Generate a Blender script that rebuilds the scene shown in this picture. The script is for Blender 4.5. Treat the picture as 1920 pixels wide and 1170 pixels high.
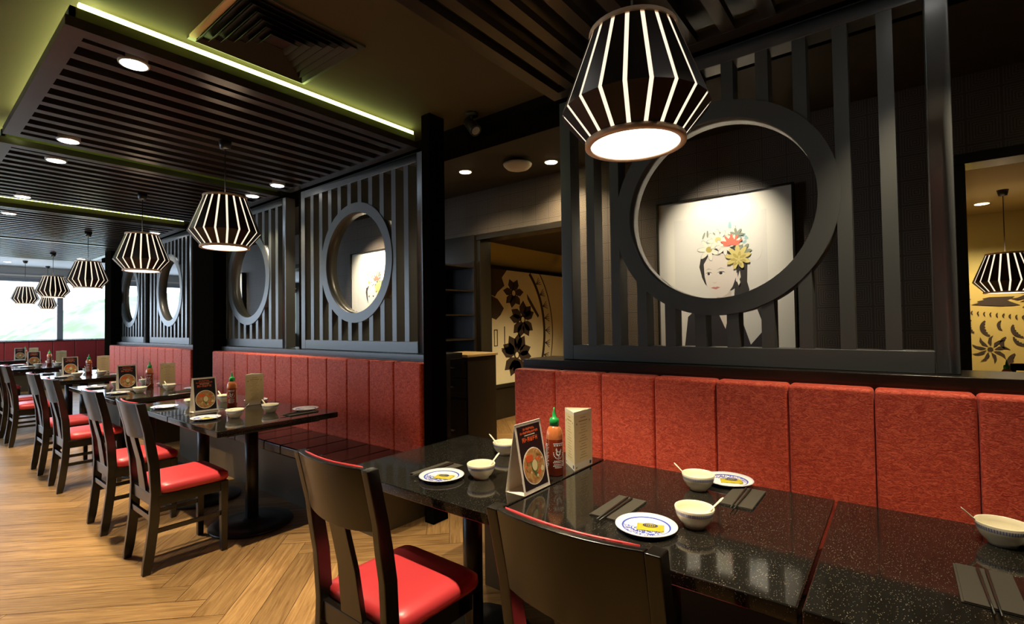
import bpy, bmesh, math, random
from mathutils import Vector, Matrix
random.seed(7)
PI = math.pi
for o in list(bpy.data.objects): bpy.data.objects.remove(o)
scn = bpy.context.scene
COL = scn.collection

# ------------------------------------------------------------------ camera
def make_camera():
    yaw, pitch, roll = math.radians(38.207), math.radians(1.356), math.radians(.808)
    fw = Vector((math.cos(yaw), math.sin(yaw), 0)); rt = Vector((math.sin(yaw), -math.cos(yaw), 0)); up = Vector((0, 0, 1))
    z = fw * math.cos(pitch) + up * math.sin(pitch)
    y = -(up * math.cos(pitch) - fw * math.sin(pitch))
    x2 = math.cos(roll) * rt + math.sin(roll) * y
    y2 = -math.sin(roll) * rt + math.cos(roll) * y
    M = Matrix((x2, -y2, -z)).transposed().to_4x4()
    M.translation = Vector((0, 0, 1.36))
    cd = bpy.data.cameras.new('camera'); cd.lens = 36 * 919.8 / 1920; cd.sensor_width = 36; cd.sensor_fit = 'HORIZONTAL'
    cd.clip_start = .05; cd.clip_end = 300
    co = bpy.data.objects.new('camera', cd); COL.objects.link(co); co.matrix_world = M
    scn.camera = co
make_camera()

# ------------------------------------------------------------------ world and exposure
w = bpy.data.worlds.new('overcast_sky'); scn.world = w; w.use_nodes = True
bg = w.node_tree.nodes['Background']; bg.inputs[0].default_value = (.66, .82, 1, 1); bg.inputs[1].default_value = 3.3
vs = scn.view_settings
vs.view_transform = 'Standard'; vs.look = 'None'; vs.gamma = 1; vs.use_curve_mapping = False; vs.exposure = 0.95

def new_light(name, kind, loc, energy, color, parent=None, **kw):
    d = bpy.data.lights.new(name, kind); d.energy = energy; d.color = color
    for k, v in kw.items(): setattr(d, k, v)
    o = bpy.data.objects.new(name, d); COL.objects.link(o); o.location = loc
    if parent: o.parent = parent
    return o
def aim(o, target):
    o.rotation_euler = (Vector(target) - Vector(o.location)).to_track_quat('-Z', 'Y').to_euler()
WIN_Y = 16.0
po = new_light('daylight_portal', 'AREA', (0, WIN_Y + .12, 1.85), 1, (1, 1, 1), shape='RECTANGLE', size=14, size_y=1.6)
po.data.cycles.is_portal = True; aim(po, (0, 0, 1.85))
pl_ = new_light('daylight_portal_side', 'AREA', (-3.36, 11.15, 1.65), 1, (1, 1, 1), shape='RECTANGLE', size=8.3, size_y=1.9)
pl_.data.cycles.is_portal = True; pl_.rotation_euler = (PI / 2, 0, -PI / 2)

# ------------------------------------------------------------------ materials
def mat(name, col=(.5, .5, .5), rough=.5, spec=.5, metal=0, emit=None, es=0, bump=None, var=None, coat=0, sheen=0, build=None):
    """bump=(noise scale, strength, distance); var=(noise scale, second colour, stretch)"""
    m = bpy.data.materials.new(name); m.use_nodes = True
    nt = m.node_tree; N = nt.nodes; L = nt.links; b = N['Principled BSDF']
    b.inputs['Base Color'].default_value = (*col, 1); b.inputs['Roughness'].default_value = rough
    b.inputs['Specular IOR Level'].default_value = spec; b.inputs['Metallic'].default_value = metal
    b.inputs['Coat Weight'].default_value = coat; b.inputs['Sheen Weight'].default_value = sheen
    if emit: b.inputs['Emission Color'].default_value = (*emit, 1); b.inputs['Emission Strength'].default_value = es
    tc = N.new('ShaderNodeTexCoord')
    if var:
        mp = N.new('ShaderNodeMapping'); L.new(tc.outputs['Object'], mp.inputs[0])
        if len(var) > 2: mp.inputs['Scale'].default_value = var[2]
        n = N.new('ShaderNodeTexNoise'); n.inputs['Scale'].default_value = var[0]; n.inputs['Detail'].default_value = 6; L.new(mp.outputs[0], n.inputs['Vector'])
        r = N.new('ShaderNodeValToRGB'); r.color_ramp.elements[0].position = .35; r.color_ramp.elements[1].position = .65
        r.color_ramp.elements[0].color = (*col, 1); r.color_ramp.elements[1].color = (*var[1], 1)
        L.new(n.outputs[0], r.inputs[0]); L.new(r.outputs[0], b.inputs['Base Color'])
    if bump:
        n = N.new('ShaderNodeTexNoise'); n.inputs['Scale'].default_value = bump[0]; n.inputs['Detail'].default_value = 4; L.new(tc.outputs['Object'], n.inputs['Vector'])
        bp = N.new('ShaderNodeBump'); bp.inputs['Strength'].default_value = bump[1]; bp.inputs['Distance'].default_value = bump[2]
        L.new(n.outputs[0], bp.inputs['Height']); L.new(bp.outputs[0], b.inputs['Normal'])
    if build: build(nt, N, L, b, tc)
    return m

def mth(N, L, op, a, b=None, c=None):
    n = N.new('ShaderNodeMath'); n.operation = op
    for i, v in enumerate((a, b, c)):
        if v is None: continue
        if isinstance(v, (int, float)): n.inputs[i].default_value = v
        else: L.new(v, n.inputs[i])
    return n.outputs[0]
def mix(N, L, f, c1, c2):
    n = N.new('ShaderNodeMix'); n.data_type = 'RGBA'
    for s, v in ((n.inputs[0], f), (n.inputs[6], c1), (n.inputs[7], c2)):
        if isinstance(v, (int, float)): s.default_value = v
        elif isinstance(v, tuple): s.default_value = (*v, 1)
        else: L.new(v, s)
    return n.outputs[2]

def b_granite(nt, N, L, b, tc):
    v = N.new('ShaderNodeTexVoronoi'); v.inputs['Scale'].default_value = 420; L.new(tc.outputs['Object'], v.inputs['Vector'])
    wn = N.new('ShaderNodeTexWhiteNoise'); L.new(v.outputs['Position'], wn.inputs[0])
    pick = mth(N, L, 'GREATER_THAN', wn.outputs[0], .88); near = mth(N, L, 'LESS_THAN', v.outputs['Distance'], .32)
    f = mth(N, L, 'MULTIPLY', pick, near)
    n = N.new('ShaderNodeTexNoise'); n.inputs['Scale'].default_value = 3; L.new(tc.outputs['Object'], n.inputs['Vector'])
    L.new(mix(N, L, f, (.010, .009, .007), (.30, .26, .17)), b.inputs['Base Color'])
    L.new(mth(N, L, 'MULTIPLY_ADD', n.outputs[0], .06, .05), b.inputs['Roughness'])
def b_floor(nt, N, L, b, tc):
    uv = N.new('ShaderNodeUVMap'); uv.uv_map = 'UVMap'
    at = N.new('ShaderNodeAttribute'); at.attribute_name = 'tone'
    off = N.new('ShaderNodeVectorMath'); off.operation = 'ADD'; L.new(uv.outputs[0], off.inputs[0]); L.new(at.outputs['Vector'], off.inputs[1])
    mp = N.new('ShaderNodeMapping'); mp.inputs['Scale'].default_value = (1.6, 22, 1); L.new(off.outputs[0], mp.inputs[0])
    n = N.new('ShaderNodeTexNoise'); n.inputs['Scale'].default_value = 2.2; n.inputs['Detail'].default_value = 8; n.inputs['Roughness'].default_value = .62; n.inputs['Distortion'].default_value = .9; L.new(mp.outputs[0], n.inputs['Vector'])
    r = N.new('ShaderNodeValToRGB'); e = r.color_ramp.elements
    e[0].position = .30; e[0].color = (.235, .115, .036, 1); e[1].position = .70; e[1].color = (.56, .335, .125, 1)
    L.new(n.outputs[0], r.inputs[0])
    h = N.new('ShaderNodeHueSaturation'); L.new(r.outputs[0], h.inputs['Color'])
    L.new(mth(N, L, 'MULTIPLY_ADD', at.outputs['Fac'], .035, .62), h.inputs['Value'])
    h.inputs['Value'].default_value = 1
    L.new(h.outputs[0], b.inputs['Base Color'])
    bp = N.new('ShaderNodeBump'); bp.inputs['Strength'].default_value = .12; bp.inputs['Distance'].default_value = .002
    L.new(n.outputs[0], bp.inputs['Height']); L.new(bp.outputs[0], b.inputs['Normal'])
def b_velvet(nt, N, L, b, tc):
    mp = N.new('ShaderNodeMapping'); mp.inputs['Scale'].default_value = (1, 1, 1.7); L.new(tc.outputs['Object'], mp.inputs[0])
    n = N.new('ShaderNodeTexNoise'); n.inputs['Scale'].default_value = 38; n.inputs['Detail'].default_value = 5; n.inputs['Distortion'].default_value = 1.6; L.new(mp.outputs[0], n.inputs['Vector'])
    n2 = N.new('ShaderNodeTexNoise'); n2.inputs['Scale'].default_value = 170; n2.inputs['Detail'].default_value = 3; L.new(mp.outputs[0], n2.inputs['Vector'])
    f = mth(N, L, 'MULTIPLY_ADD', n.outputs[0], .6, mth(N, L, 'MULTIPLY', n2.outputs[0], .4))
    r = N.new('ShaderNodeValToRGB'); e = r.color_ramp.elements
    e[0].position = .40; e[0].color = (.60, .056, .026, 1); e[1].position = .62; e[1].color = (.95, .165, .080, 1)
    L.new(f, r.inputs[0]); L.new(r.outputs[0], b.inputs['Base Color'])
    bp = N.new('ShaderNodeBump'); bp.inputs['Strength'].default_value = .55; bp.inputs['Distance'].default_value = .006
    L.new(f, bp.inputs['Height']); L.new(bp.outputs[0], b.inputs['Normal'])
def b_paper(nt, N, L, b, tc):
    # dark wallcovering with an embossed key-fret pattern of nested squares and a woven ground
    s = N.new('ShaderNodeSeparateXYZ'); L.new(tc.outputs['Object'], s.inputs[0])
    cell = .16
    def fr(x): return mth(N, L, 'ABSOLUTE', mth(N, L, 'SUBTRACT', mth(N, L, 'FRACT', mth(N, L, 'DIVIDE', x, cell)), .5))
    u = fr(mth(N, L, 'ADD', s.outputs[0], s.outputs[1])); v = fr(s.outputs[2])
    d = mth(N, L, 'MAXIMUM', u, v)
    ring = mth(N, L, 'GREATER_THAN', mth(N, L, 'SINE', mth(N, L, 'MULTIPLY', d, 75)), .1)
    wv = N.new('ShaderNodeTexNoise'); wv.inputs['Scale'].default_value = 220; L.new(tc.outputs['Object'], wv.inputs['Vector'])
    big = N.new('ShaderNodeTexNoise'); big.inputs['Scale'].default_value = 5; L.new(tc.outputs['Object'], big.inputs['Vector'])
    h = mth(N, L, 'MULTIPLY_ADD', wv.outputs[0], .5, mth(N, L, 'MULTIPLY', ring, .55))
    bp = N.new('ShaderNodeBump'); bp.inputs['Strength'].default_value = .5; bp.inputs['Distance'].default_value = .004; L.new(h, bp.inputs['Height']); L.new(bp.outputs[0], b.inputs['Normal'])
    c = mix(N, L, ring, (.055, .042, .034), (.15, .118, .092))
    c2 = mix(N, L, mth(N, L, 'MULTIPLY', wv.outputs[0], .6), c, (.16, .13, .10))
    L.new(c2, b.inputs['Base Color'])
def b_plate(nt, N, L, b, tc):
    s = N.new('ShaderNodeSeparateXYZ'); L.new(tc.outputs['Object'], s.inputs[0])
    r = mth(N, L, 'SQRT', mth(N, L, 'ADD', mth(N, L, 'POWER', s.outputs[0], 2), mth(N, L, 'POWER', s.outputs[1], 2)))
    ringf = mth(N, L, 'MULTIPLY', mth(N, L, 'GREATER_THAN', r, .0650), mth(N, L, 'LESS_THAN', r, .0700))
    ring2 = mth(N, L, 'GREATER_THAN', r, .0835)
    n = N.new('ShaderNodeTexNoise'); n.inputs['Scale'].default_value = 75; n.inputs['Detail'].default_value = 3; n.inputs['Distortion'].default_value = 2.5; L.new(tc.outputs['Object'], n.inputs['Vector'])
    zone = mth(N, L, 'MULTIPLY', mth(N, L, 'LESS_THAN', s.outputs[0], -.012), mth(N, L, 'LESS_THAN', r, .067))
    scroll = mth(N, L, 'MULTIPLY', zone, mth(N, L, 'GREATER_THAN', n.outputs[0], .49))
    f = mth(N, L, 'MINIMUM', mth(N, L, 'ADD', mth(N, L, 'ADD', ringf, mth(N, L, 'MULTIPLY', ring2, .25)), scroll), 1)
    L.new(mix(N, L, f, (.80, .80, .76), (.05, .09, .42)), b.inputs['Base Color'])
def b_bowl(nt, N, L, b, tc):
    s = N.new('ShaderNodeSeparateXYZ'); L.new(tc.outputs['Object'], s.inputs[0])
    r = mth(N, L, 'SQRT', mth(N, L, 'ADD', mth(N, L, 'POWER', s.outputs[0], 2), mth(N, L, 'POWER', s.outputs[1], 2)))
    band = mth(N, L, 'MULTIPLY', mth(N, L, 'GREATER_THAN', s.outputs[2], .040), mth(N, L, 'LESS_THAN', s.outputs[2], .050))
    band = mth(N, L, 'MULTIPLY', band, mth(N, L, 'GREATER_THAN', r, .0528))
    an = mth(N, L, 'ARCTAN2', s.outputs[1], s.outputs[0])
    tick = mth(N, L, 'GREATER_THAN', mth(N, L, 'SINE', mth(N, L, 'MULTIPLY', an, 60)), -.2)
    f = mth(N, L, 'MULTIPLY', band, mth(N, L, 'MULTIPLY_ADD', tick, .45, .45))
    L.new(mix(N, L, f, (.86, .79, .56), (.13, .15, .36)), b.inputs['Base Color'])

M = {}
M['blackwood'] = mat('black_lacquered_wood', (.018, .014, .009), .27, .5, bump=(60, .05, .001))
M['chairwood'] = mat('black_stained_chair_wood', (.007, .0055, .0035), .24, .6, coat=.1, bump=(90, .04, .001))
M['framepaint'] = mat('charcoal_satin_paint', (.080, .083, .077), .34, .7)
M['slatpaint'] = mat('black_ceiling_slat_stain', (.036, .029, .023), .30, .6)
M['column'] = mat('near_black_column_paint', (.005, .004, .003), .8, .0)
M['redleather'] = mat('red_leather', (.62, .048, .052), .36, .6, bump=(180, .06, .001), var=(4, (.58, .042, .046)))
M['velvet'] = mat('red_crushed_velvet', rough=.62, spec=.3, sheen=.12, build=b_velvet)
M['darkvelvet'] = mat('dark_red_bench_fabric', (.30, .024, .026), .6, .4, sheen=.2, bump=(40, .1, .002))
M['seatblack'] = mat('dark_oxblood_seat_leather', (.026, .008, .006), .2, .5, bump=(25, .12, .004))
M['granite'] = mat('black_speckled_granite', rough=.13, spec=.55, build=b_granite)
M['floor'] = mat('oak_herringbone', rough=.36, spec=.4, build=b_floor)
M['grout'] = mat('plank_joint', (.10, .05, .02), .7)
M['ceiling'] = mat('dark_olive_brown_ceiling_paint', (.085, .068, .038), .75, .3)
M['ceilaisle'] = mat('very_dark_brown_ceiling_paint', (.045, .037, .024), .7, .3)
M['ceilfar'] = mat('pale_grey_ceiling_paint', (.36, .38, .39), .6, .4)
M['paper'] = mat('brown_key_fret_wallcovering', rough=.55, spec=.4, build=b_paper)
M['darkwall'] = mat('dark_wall_paint', (.035, .030, .022), .7, .3)
M['base'] = mat('bench_base_panel', (.085, .060, .028), .5, .4)
M['tan'] = mat('tan_wood_rim', (.88, .64, .42), .5)
M['shade'] = mat('black_shade_card', (.022, .016, .010), .35, .4)
M['shadered'] = mat('dark_brown_shade_card', (.034, .013, .009), .4, .4)
M['glow'] = mat('lit_shade_liner', (.9, .8, .7), .6, emit=(1, .84, .64), es=.62)
M['disc'] = mat('lit_lamp_diffuser', (.9, .85, .8), .6, emit=(1, .90, .74), es=2.6)
M['led'] = mat('green_led_strip', (.8, .9, .5), .5, emit=(.82, 1, .30), es=3.6)
M['ledside'] = mat('yellow_green_led_strip', (.8, .9, .5), .5, emit=(.92, 1, .34), es=26)
M['coverail'] = mat('cove_rail_led_glow_colour', (.34, .42, .15), .6, .3)  # green light of the LED strip on the rail is put into its base colour
M['spotlens'] = mat('lit_downlight_lens', (.9, .9, .9), .5, emit=(1, .96, .90), es=9)
M['warmlens'] = mat('lit_warm_downlight_lens', (.9, .9, .9), .5, emit=(1, .78, .38), es=14)
M['trimwhite'] = mat('pale_trim_paint', (.62, .60, .55), .5)
M['mustard'] = mat('mustard_wall_paint', (.52, .43, .14), .65)
M['muralbase'] = mat('cream_mural_panel', (.74, .66, .42), .55)
M['ceilgold'] = mat('olive_gold_ceiling_paint', (.34, .27, .12), .7)
M['gold'] = mat('gold_mural_ground', (.56, .43, .13), .55)
M['muralink'] = mat('dark_brown_mural_ink', (.045, .028, .018), .6)
M['white'] = mat('picture_mount_white', (.80, .76, .66), .6)
M['greyprint'] = mat('pale_print_paper', (.72, .69, .62), .5)
M['skin'] = mat('printed_pale_skin', (.74, .66, .58), .5)
M['skinshade'] = mat('printed_skin_tone', (.60, .50, .42), .5)
M['hair'] = mat('printed_dark_hair', (.035, .030, .028), .5)
M['lip'] = mat('printed_lip', (.50, .20, .17), .5)
M['coral'] = mat('printed_coral_flower', (.80, .17, .11), .5)
M['yellowpetal'] = mat('printed_yellow_petal', (.66, .56, .20), .5)
M['petalgold'] = mat('printed_gold_petal', (.48, .38, .10), .5)
M['greyline'] = mat('printed_grey_outline', (.42, .42, .38), .5)
M['leafprint'] = mat('printed_grey_leaf', (.24, .27, .20), .5)
M['bluegrey'] = mat('printed_blue_bloom', (.30, .50, .52), .5)
M['petal'] = mat('printed_cream_petal', (.78, .76, .62), .5)
M['dress'] = mat('printed_dark_dress', (.030, .026, .030), .5)
M['porcelain'] = mat('cream_porcelain', (.86, .79, .58), .15, .5)
M['plate'] = mat('blue_pattern_porcelain', rough=.14, spec=.5, build=b_plate)
M['bowl'] = mat('banded_porcelain', rough=.16, spec=.5, build=b_bowl)
M['napkin'] = mat('dark_paper_napkin', (.052, .046, .033), .8, .2)
M['chop'] = mat('black_melamine', (.022, .018, .013), .3)
M['cardwhite'] = mat('white_card', (.82, .74, .60), .6)
M['cardblack'] = mat('printed_black', (.012, .010, .012), .35)
M['orange'] = mat('printed_orange', (.80, .13, .03), .5)
M['soup'] = mat('printed_orange_broth', (.42, .17, .045), .5, var=(60, (.60, .36, .12)))
M['noodle'] = mat('printed_cream_egg', (.78, .66, .34), .5)
M['greenprint'] = mat('printed_green_herb', (.10, .17, .05), .5)
M['cream'] = mat('cream_drinks_card', (.78, .64, .32), .55)
M['creamside'] = mat('cream_drinks_card_margin', (.80, .72, .52), .55)
M['ink'] = mat('small_brown_print', (.38, .27, .12), .6)
M['navy'] = mat('small_navy_print', (.03, .04, .12), .6)
M['greencap'] = mat('green_plastic_cap', (.02, .36, .07), .35)
M['sauce'] = mat('red_chilli_sauce_in_bottle', (.33, .045, .012), .18, .5, coat=.4, var=(14, (.25, .030, .010)))
M['saucelight'] = mat('orange_upper_bottle', (.55, .17, .05), .15, .5, coat=.5, bump=(70, .4, .004))
M['label'] = mat('bottle_label_white_print', (.75, .70, .64), .5)
M['sachet'] = mat('yellow_foil_sachet', (.48, .40, .03), .3, .6)
M['blackmetal'] = mat('black_metal', (.014, .012, .010), .35, .5, metal=0)
M['chrome'] = mat('brushed_steel', (.5, .48, .44), .3, metal=1)
M['cabtop'] = mat('worn_wood_cabinet_top', (.42, .28, .11), .4)
M['cabinet'] = mat('dark_mahogany', (.012, .007, .004), .35, .5)
M['mullion'] = mat('grey_window_frame', (.22, .24, .27), .4)
M['hill'] = mat('hazy_green_hillside', (.17, .22, .12), .9, .1, var=(.45, (.34, .36, .27)))
M['glaze'] = mat('clear_glass_tumbler', (.9, .9, .9), .04)
def glassmat(m, a):
    nt = m.node_tree; N = nt.nodes; L = nt.links; out = N['Material Output']
    t = N.new('ShaderNodeBsdfTransparent'); g = N.new('ShaderNodeBsdfGlossy'); g.inputs['Roughness'].default_value = .02
    f = N.new('ShaderNodeLayerWeight'); f.inputs['Blend'].default_value = a
    mx = N.new('ShaderNodeMixShader'); L.new(f.outputs['Fresnel'], mx.inputs[0]); L.new(t.outputs[0], mx.inputs[1]); L.new(g.outputs[0], mx.inputs[2]); L.new(mx.outputs[0], out.inputs[0])
glassmat(M['glaze'], .35)
M['pane'] = mat('window_glass'); glassmat(M['pane'], .12)

# ------------------------------------------------------------------ mesh helper
class MB:
    def __init__(s): s.v = []; s.f = []; s.mi = []; s.mats = []; s.sm = []
    def _m(s, m):
        if m not in s.mats: s.mats.append(m)
        return s.mats.index(m)
    def add(s, vs, fs, m, smooth=False):
        k = len(s.v); s.v += [tuple(p) for p in vs]; i = s._m(m)
        for f in fs: s.f.append(tuple(k + a for a in f)); s.mi.append(i); s.sm.append(smooth)
        return s
    def box(s, x0, x1, y0, y1, z0, z1, m):
        vs = [(x, y, z) for z in (z0, z1) for y in (y0, y1) for x in (x0, x1)]
        return s.add(vs, [(0, 2, 3, 1), (4, 5, 7, 6), (0, 1, 5, 4), (2, 6, 7, 3), (0, 4, 6, 2), (1, 3, 7, 5)], m)
    def prism(s, poly, fn, a, b, m, smooth=False):
        """poly: 2D points; fn(u, v, w) -> 3D; extruded from w=a to w=b"""
        n = len(poly)
        vs = [fn(u, v, a) for u, v in poly] + [fn(u, v, b) for u, v in poly]
        fs = [tuple(range(n - 1, -1, -1)), tuple(range(n, 2 * n))]
        s.add(vs, fs, m)
        k = len(s.v) - 2 * n; i = s._m(m)
        for j in range(n):
            s.f.append((k + j, k + (j + 1) % n, k + n + (j + 1) % n, k + n + j)); s.mi.append(i); s.sm.append(smooth)
        return s
    def lathe(s, prof, m, n=32, c=(0, 0, 0), sx=1, sy=1):
        vs = []; 
        for r, z in prof:
            for j in range(n):
                a = 2 * PI * j / n; vs.append((c[0] + r * math.cos(a) * sx, c[1] + r * math.sin(a) * sy, c[2] + z))
        fs = [(i * n + j, i * n + (j + 1) % n, (i + 1) * n + (j + 1) % n, (i + 1) * n + j) for i in range(len(prof) - 1) for j in range(n)]
        s.add(vs, fs, m, True)
        return s
    def disc(s, c, r, m, n=32, up=True):
        vs = [(c[0] + r * math.cos(2 * PI * j / n), c[1] + r * math.sin(2 * PI * j / n), c[2]) for j in range(n)]
        return s.add(vs, [tuple(range(n)) if up else tuple(range(n - 1, -1, -1))], m)
    def tube(s, pts, rad, m, n=8, cap=True):
        pts = [Vector(p) for p in pts]; rs = rad if isinstance(rad, (list, tuple)) else [rad] * len(pts)
        vs = []
        for i, p in enumerate(pts):
            d = (pts[min(i + 1, len(pts) - 1)] - pts[max(i - 1, 0)]).normalized()
            a = d.orthogonal().normalized() if abs(d.z) > .95 else d.cross(Vector((0, 0, 1))).normalized()
            b = d.cross(a).normalized()
            for j in range(n):
                t = 2 * PI * j / n; vs.append(p + (a * math.cos(t) + b * math.sin(t)) * rs[i])
        fs = [(i * n + j, i * n + (j + 1) % n, (i + 1) * n + (j + 1) % n, (i + 1) * n + j) for i in range(len(pts) - 1) for j in range(n)]
        s.add(vs, fs, m, True)
        if cap: s.add(vs[:n], [tuple(range(n))], m); s.add(vs[-n:], [tuple(range(n))], m)
        return s
    def bar(s, pts, hx, hy, m):
        """rectangular section swept up a list of points (x, y, z), half sizes hx, hy"""
        vs = []
        for i, p in enumerate(pts):
            hxx = hx[i] if isinstance(hx, (list, tuple)) else hx; hyy = hy[i] if isinstance(hy, (list, tuple)) else hy
            for sx, sy in ((-1, -1), (1, -1), (1, 1), (-1, 1)): vs.append((p[0] + sx * hxx, p[1] + sy * hyy, p[2]))
        fs = [(i * 4 + j, i * 4 + (j + 1) % 4, i * 4 + 4 + (j + 1) % 4, i * 4 + 4 + j) for i in range(len(pts) - 1) for j in range(4)]
        fs += [(3, 2, 1, 0), tuple(len(vs) - 4 + j for j in range(4))]
        return s.add(vs, fs, m)
    def build(s, name, parent=None, bevel=0, seg=2, loc=None, auto=False):
        me = bpy.data.meshes.new(name); me.from_pydata(s.v, [], s.f)
        for m in s.mats: me.materials.append(m)
        me.polygons.foreach_set('material_index', s.mi); me.polygons.foreach_set('use_smooth', s.sm); me.update()
        bm = bmesh.new(); bm.from_mesh(me); bmesh.ops.remove_doubles(bm, verts=bm.verts, dist=1e-6 if not bevel else 1e-9); bmesh.ops.recalc_face_normals(bm, faces=bm.faces); bm.to_mesh(me); bm.free()
        o = bpy.data.objects.new(name, me); COL.objects.link(o)
        if parent: o.parent = parent
        if loc: o.location = loc
        if bevel:
            b = o.modifiers.new('bevel', 'BEVEL'); b.width = bevel; b.segments = seg; b.limit_method = 'ANGLE'; b.angle_limit = math.radians(40)
            for p in me.polygons: p.use_smooth = True
            wn = o.modifiers.new('wn', 'WEIGHTED_NORMAL'); wn.keep_sharp = True
        return o
def tag(o, label, cat, group=None):
    o['label'] = label; o['category'] = cat
    if group: o['group'] = group
    return o
def thing(name, loc, label, cat, group=None, rz=0):
    o = bpy.data.objects.new(name, None); COL.objects.link(o); o.location = loc; o.rotation_euler = (0, 0, rz); o.empty_display_size = .1
    return tag(o, label, cat, group)
def struct(o): o['kind'] = 'structure'; return o
def dup(root, loc, label, group=None, rz=None):
    r = root.copy(); COL.objects.link(r); r.location = loc
    if rz is not None: r.rotation_euler = (0, 0, rz)
    r['label'] = label
    if group: r['group'] = group
    for ch in root.children:
        c = ch.copy(); COL.objects.link(c); c.parent = r
        for g in ch.children:
            d = g.copy(); COL.objects.link(d); d.parent = c
            if d.type == 'LIGHT': pass
    return r
fYZ = lambda u, v, w_: (w_, u, v)
fXZ = lambda u, v, w_: (u, w_, v)
fXY = lambda u, v, w_: (u, v, w_)

# ------------------------------------------------------------------ dimensions
CEIL = 2.83; SL0 = 2.675
X_B = 2.28      # face of the banquette backs
X_F = 2.45      # face of the lattice screens
X_W = 4.03      # far wall of the aisle behind the screens
Z_L = 1.147     # top of ledge

# ------------------------------------------------------------------ setting
def make_floor():
    W_, n = .15, 6; Lp = W_ * n; vs = []; fs = []; uvs = []; tones = []
    c, s_ = math.cos(PI / 4), math.sin(PI / 4)
    x0, x1, y0, y1 = -3.2, 8.6, -3.5, WIN_Y
    g = .0016
    for i in range(-130, 131):
        for j in range(-30, 31):
            ox = (i + j * n) * W_; oy = (i - j * n) * W_
            for kind in (0, 1):
                if kind == 0: a, b_, la, lb = ox, oy, Lp, W_
                else: a, b_, la, lb = ox + Lp, oy + W_ - Lp, W_, Lp
                q = [(a + g, b_ + g), (a + la - g, b_ + g), (a + la - g, b_ + lb - g), (a + g, b_ + lb - g)]
                r = [(x * c - y * s_ + 1.0, x * s_ + y * c) for x, y in q]
                mx = sum(p[0] for p in r) / 4; my = sum(p[1] for p in r) / 4
                if not (x0 - .6 < mx < x1 + .6 and y0 - .6 < my < y1 + .1): continue
                k = len(vs); vs += [(p[0], p[1], 0) for p in r]; fs.append((k, k + 1, k + 2, k + 3))
                t = random.random() * 10
                uv = [(0, 0), (Lp, 0), (Lp, W_), (0, W_)] if kind == 0 else [(0, 0), (0, W_), (Lp, W_), (Lp, 0)]
                uvs += uv; tones += [t] * 4
    me = bpy.data.meshes.new('floor'); me.from_pydata(vs, [], fs); me.materials.append(M['floor']); me.materials.append(M['grout'])
    ul = me.uv_layers.new(name='UVMap')
    for i, u in enumerate(uvs): ul.data[i].uv = u
    at = me.attributes.new('tone', 'FLOAT', 'POINT')
    for i, t in enumerate(tones): at.data[i].value = t
    bm = bmesh.new(); bm.from_mesh(me)
    q = [bm.verts.new(p) for p in ((x0, y0, -.002), (x1, y0, -.002), (x1, y1 + .2, -.002), (x0, y1 + .2, -.002))]
    f = bm.faces.new(q); f.material_index = 1; bm.to_mesh(me); bm.free()
    o = bpy.data.objects.new('floor', me); COL.objects.link(o); struct(o)
make_floor()
struct(MB().box(-3.2, 2.6, -3.5, 12.6, CEIL, CEIL + .08, M['ceiling']).build('ceiling'))
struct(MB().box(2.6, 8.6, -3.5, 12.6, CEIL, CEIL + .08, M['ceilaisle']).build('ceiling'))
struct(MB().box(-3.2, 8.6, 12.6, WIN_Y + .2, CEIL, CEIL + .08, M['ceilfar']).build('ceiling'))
LW0, LW1 = 7.0, 15.3
struct(MB().box(-3.3, -3.2, -3.5, LW0, 0, CEIL, M['darkwall']).box(-3.3, -3.2, LW0, LW1, 0, .7, M['darkwall']).box(-3.3, -3.2, LW0, LW1, 2.6, CEIL, M['darkwall']).box(-3.3, -3.2, LW1, WIN_Y, 0, CEIL, M['darkwall']).build('wall_left'))
lwf = MB(); lwf.box(-3.31, -3.17, LW0, LW1, .67, .70, M['blackwood']).box(-3.31, -3.19, LW0, LW1, 2.57, 2.62, M['mullion'])
for k in range(7): lwf.box(-3.30, -3.20, LW0 + k * 1.383 - .04, LW0 + k * 1.383 + .04, .7, 2.57, M['mullion'])
lwo = struct(lwf.build('window_2'))
MB().box(-3.255, -3.25, LW0, LW1, .70, 2.57, M['pane']).build('pane', lwo)
struct(MB().box(-3.2, 8.6, -3.58, -3.5, 0, CEIL, M['darkwall']).build('wall_near'))
struct(MB().box(8.5, 8.6, -3.5, WIN_Y, 0, CEIL, M['darkwall']).build('wall_right'))
# aisle wall with openings
def aisle_wall():
    mb = MB(); x0, x1 = X_W, X_W + .14; HD = 2.345
    opens = [(-2.6, -.31), (2.50, 3.62), (6.95, 8.5)]
    y = -3.5
    for a, b_ in opens:
        mb.box(x0, x1, y, a, 0, CEIL, M['paper']); mb.box(x0, x1, a, b_, HD, CEIL, M['paper']); y = b_
    mb.box(x0, x1, y, 11.2, 0, CEIL, M['paper'])
    struct(mb.build('wall_aisle'))
    t = MB()
    for a, b_ in opens:
        t.box(x0 - .03, x1 + .03, a - .02, b_ + .02, HD - .06, HD + .002, M['blackwood'])
        t.box(x0 - .02, x1 + .02, a - .03, a + .03, 0, HD - .06, M['blackwood']); t.box(x0 - .02, x1 + .02, b_ - .03, b_ + .03, 0, HD - .06, M['blackwood'])
    struct(t.build('trim_1', bevel=.004))
    struct(MB().box(x0 - .05, x0 - .001, 3.65, 4.6, 0, HD, M['blackwood']).build('trim_2', bevel=.004))
aisle_wall()
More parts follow.
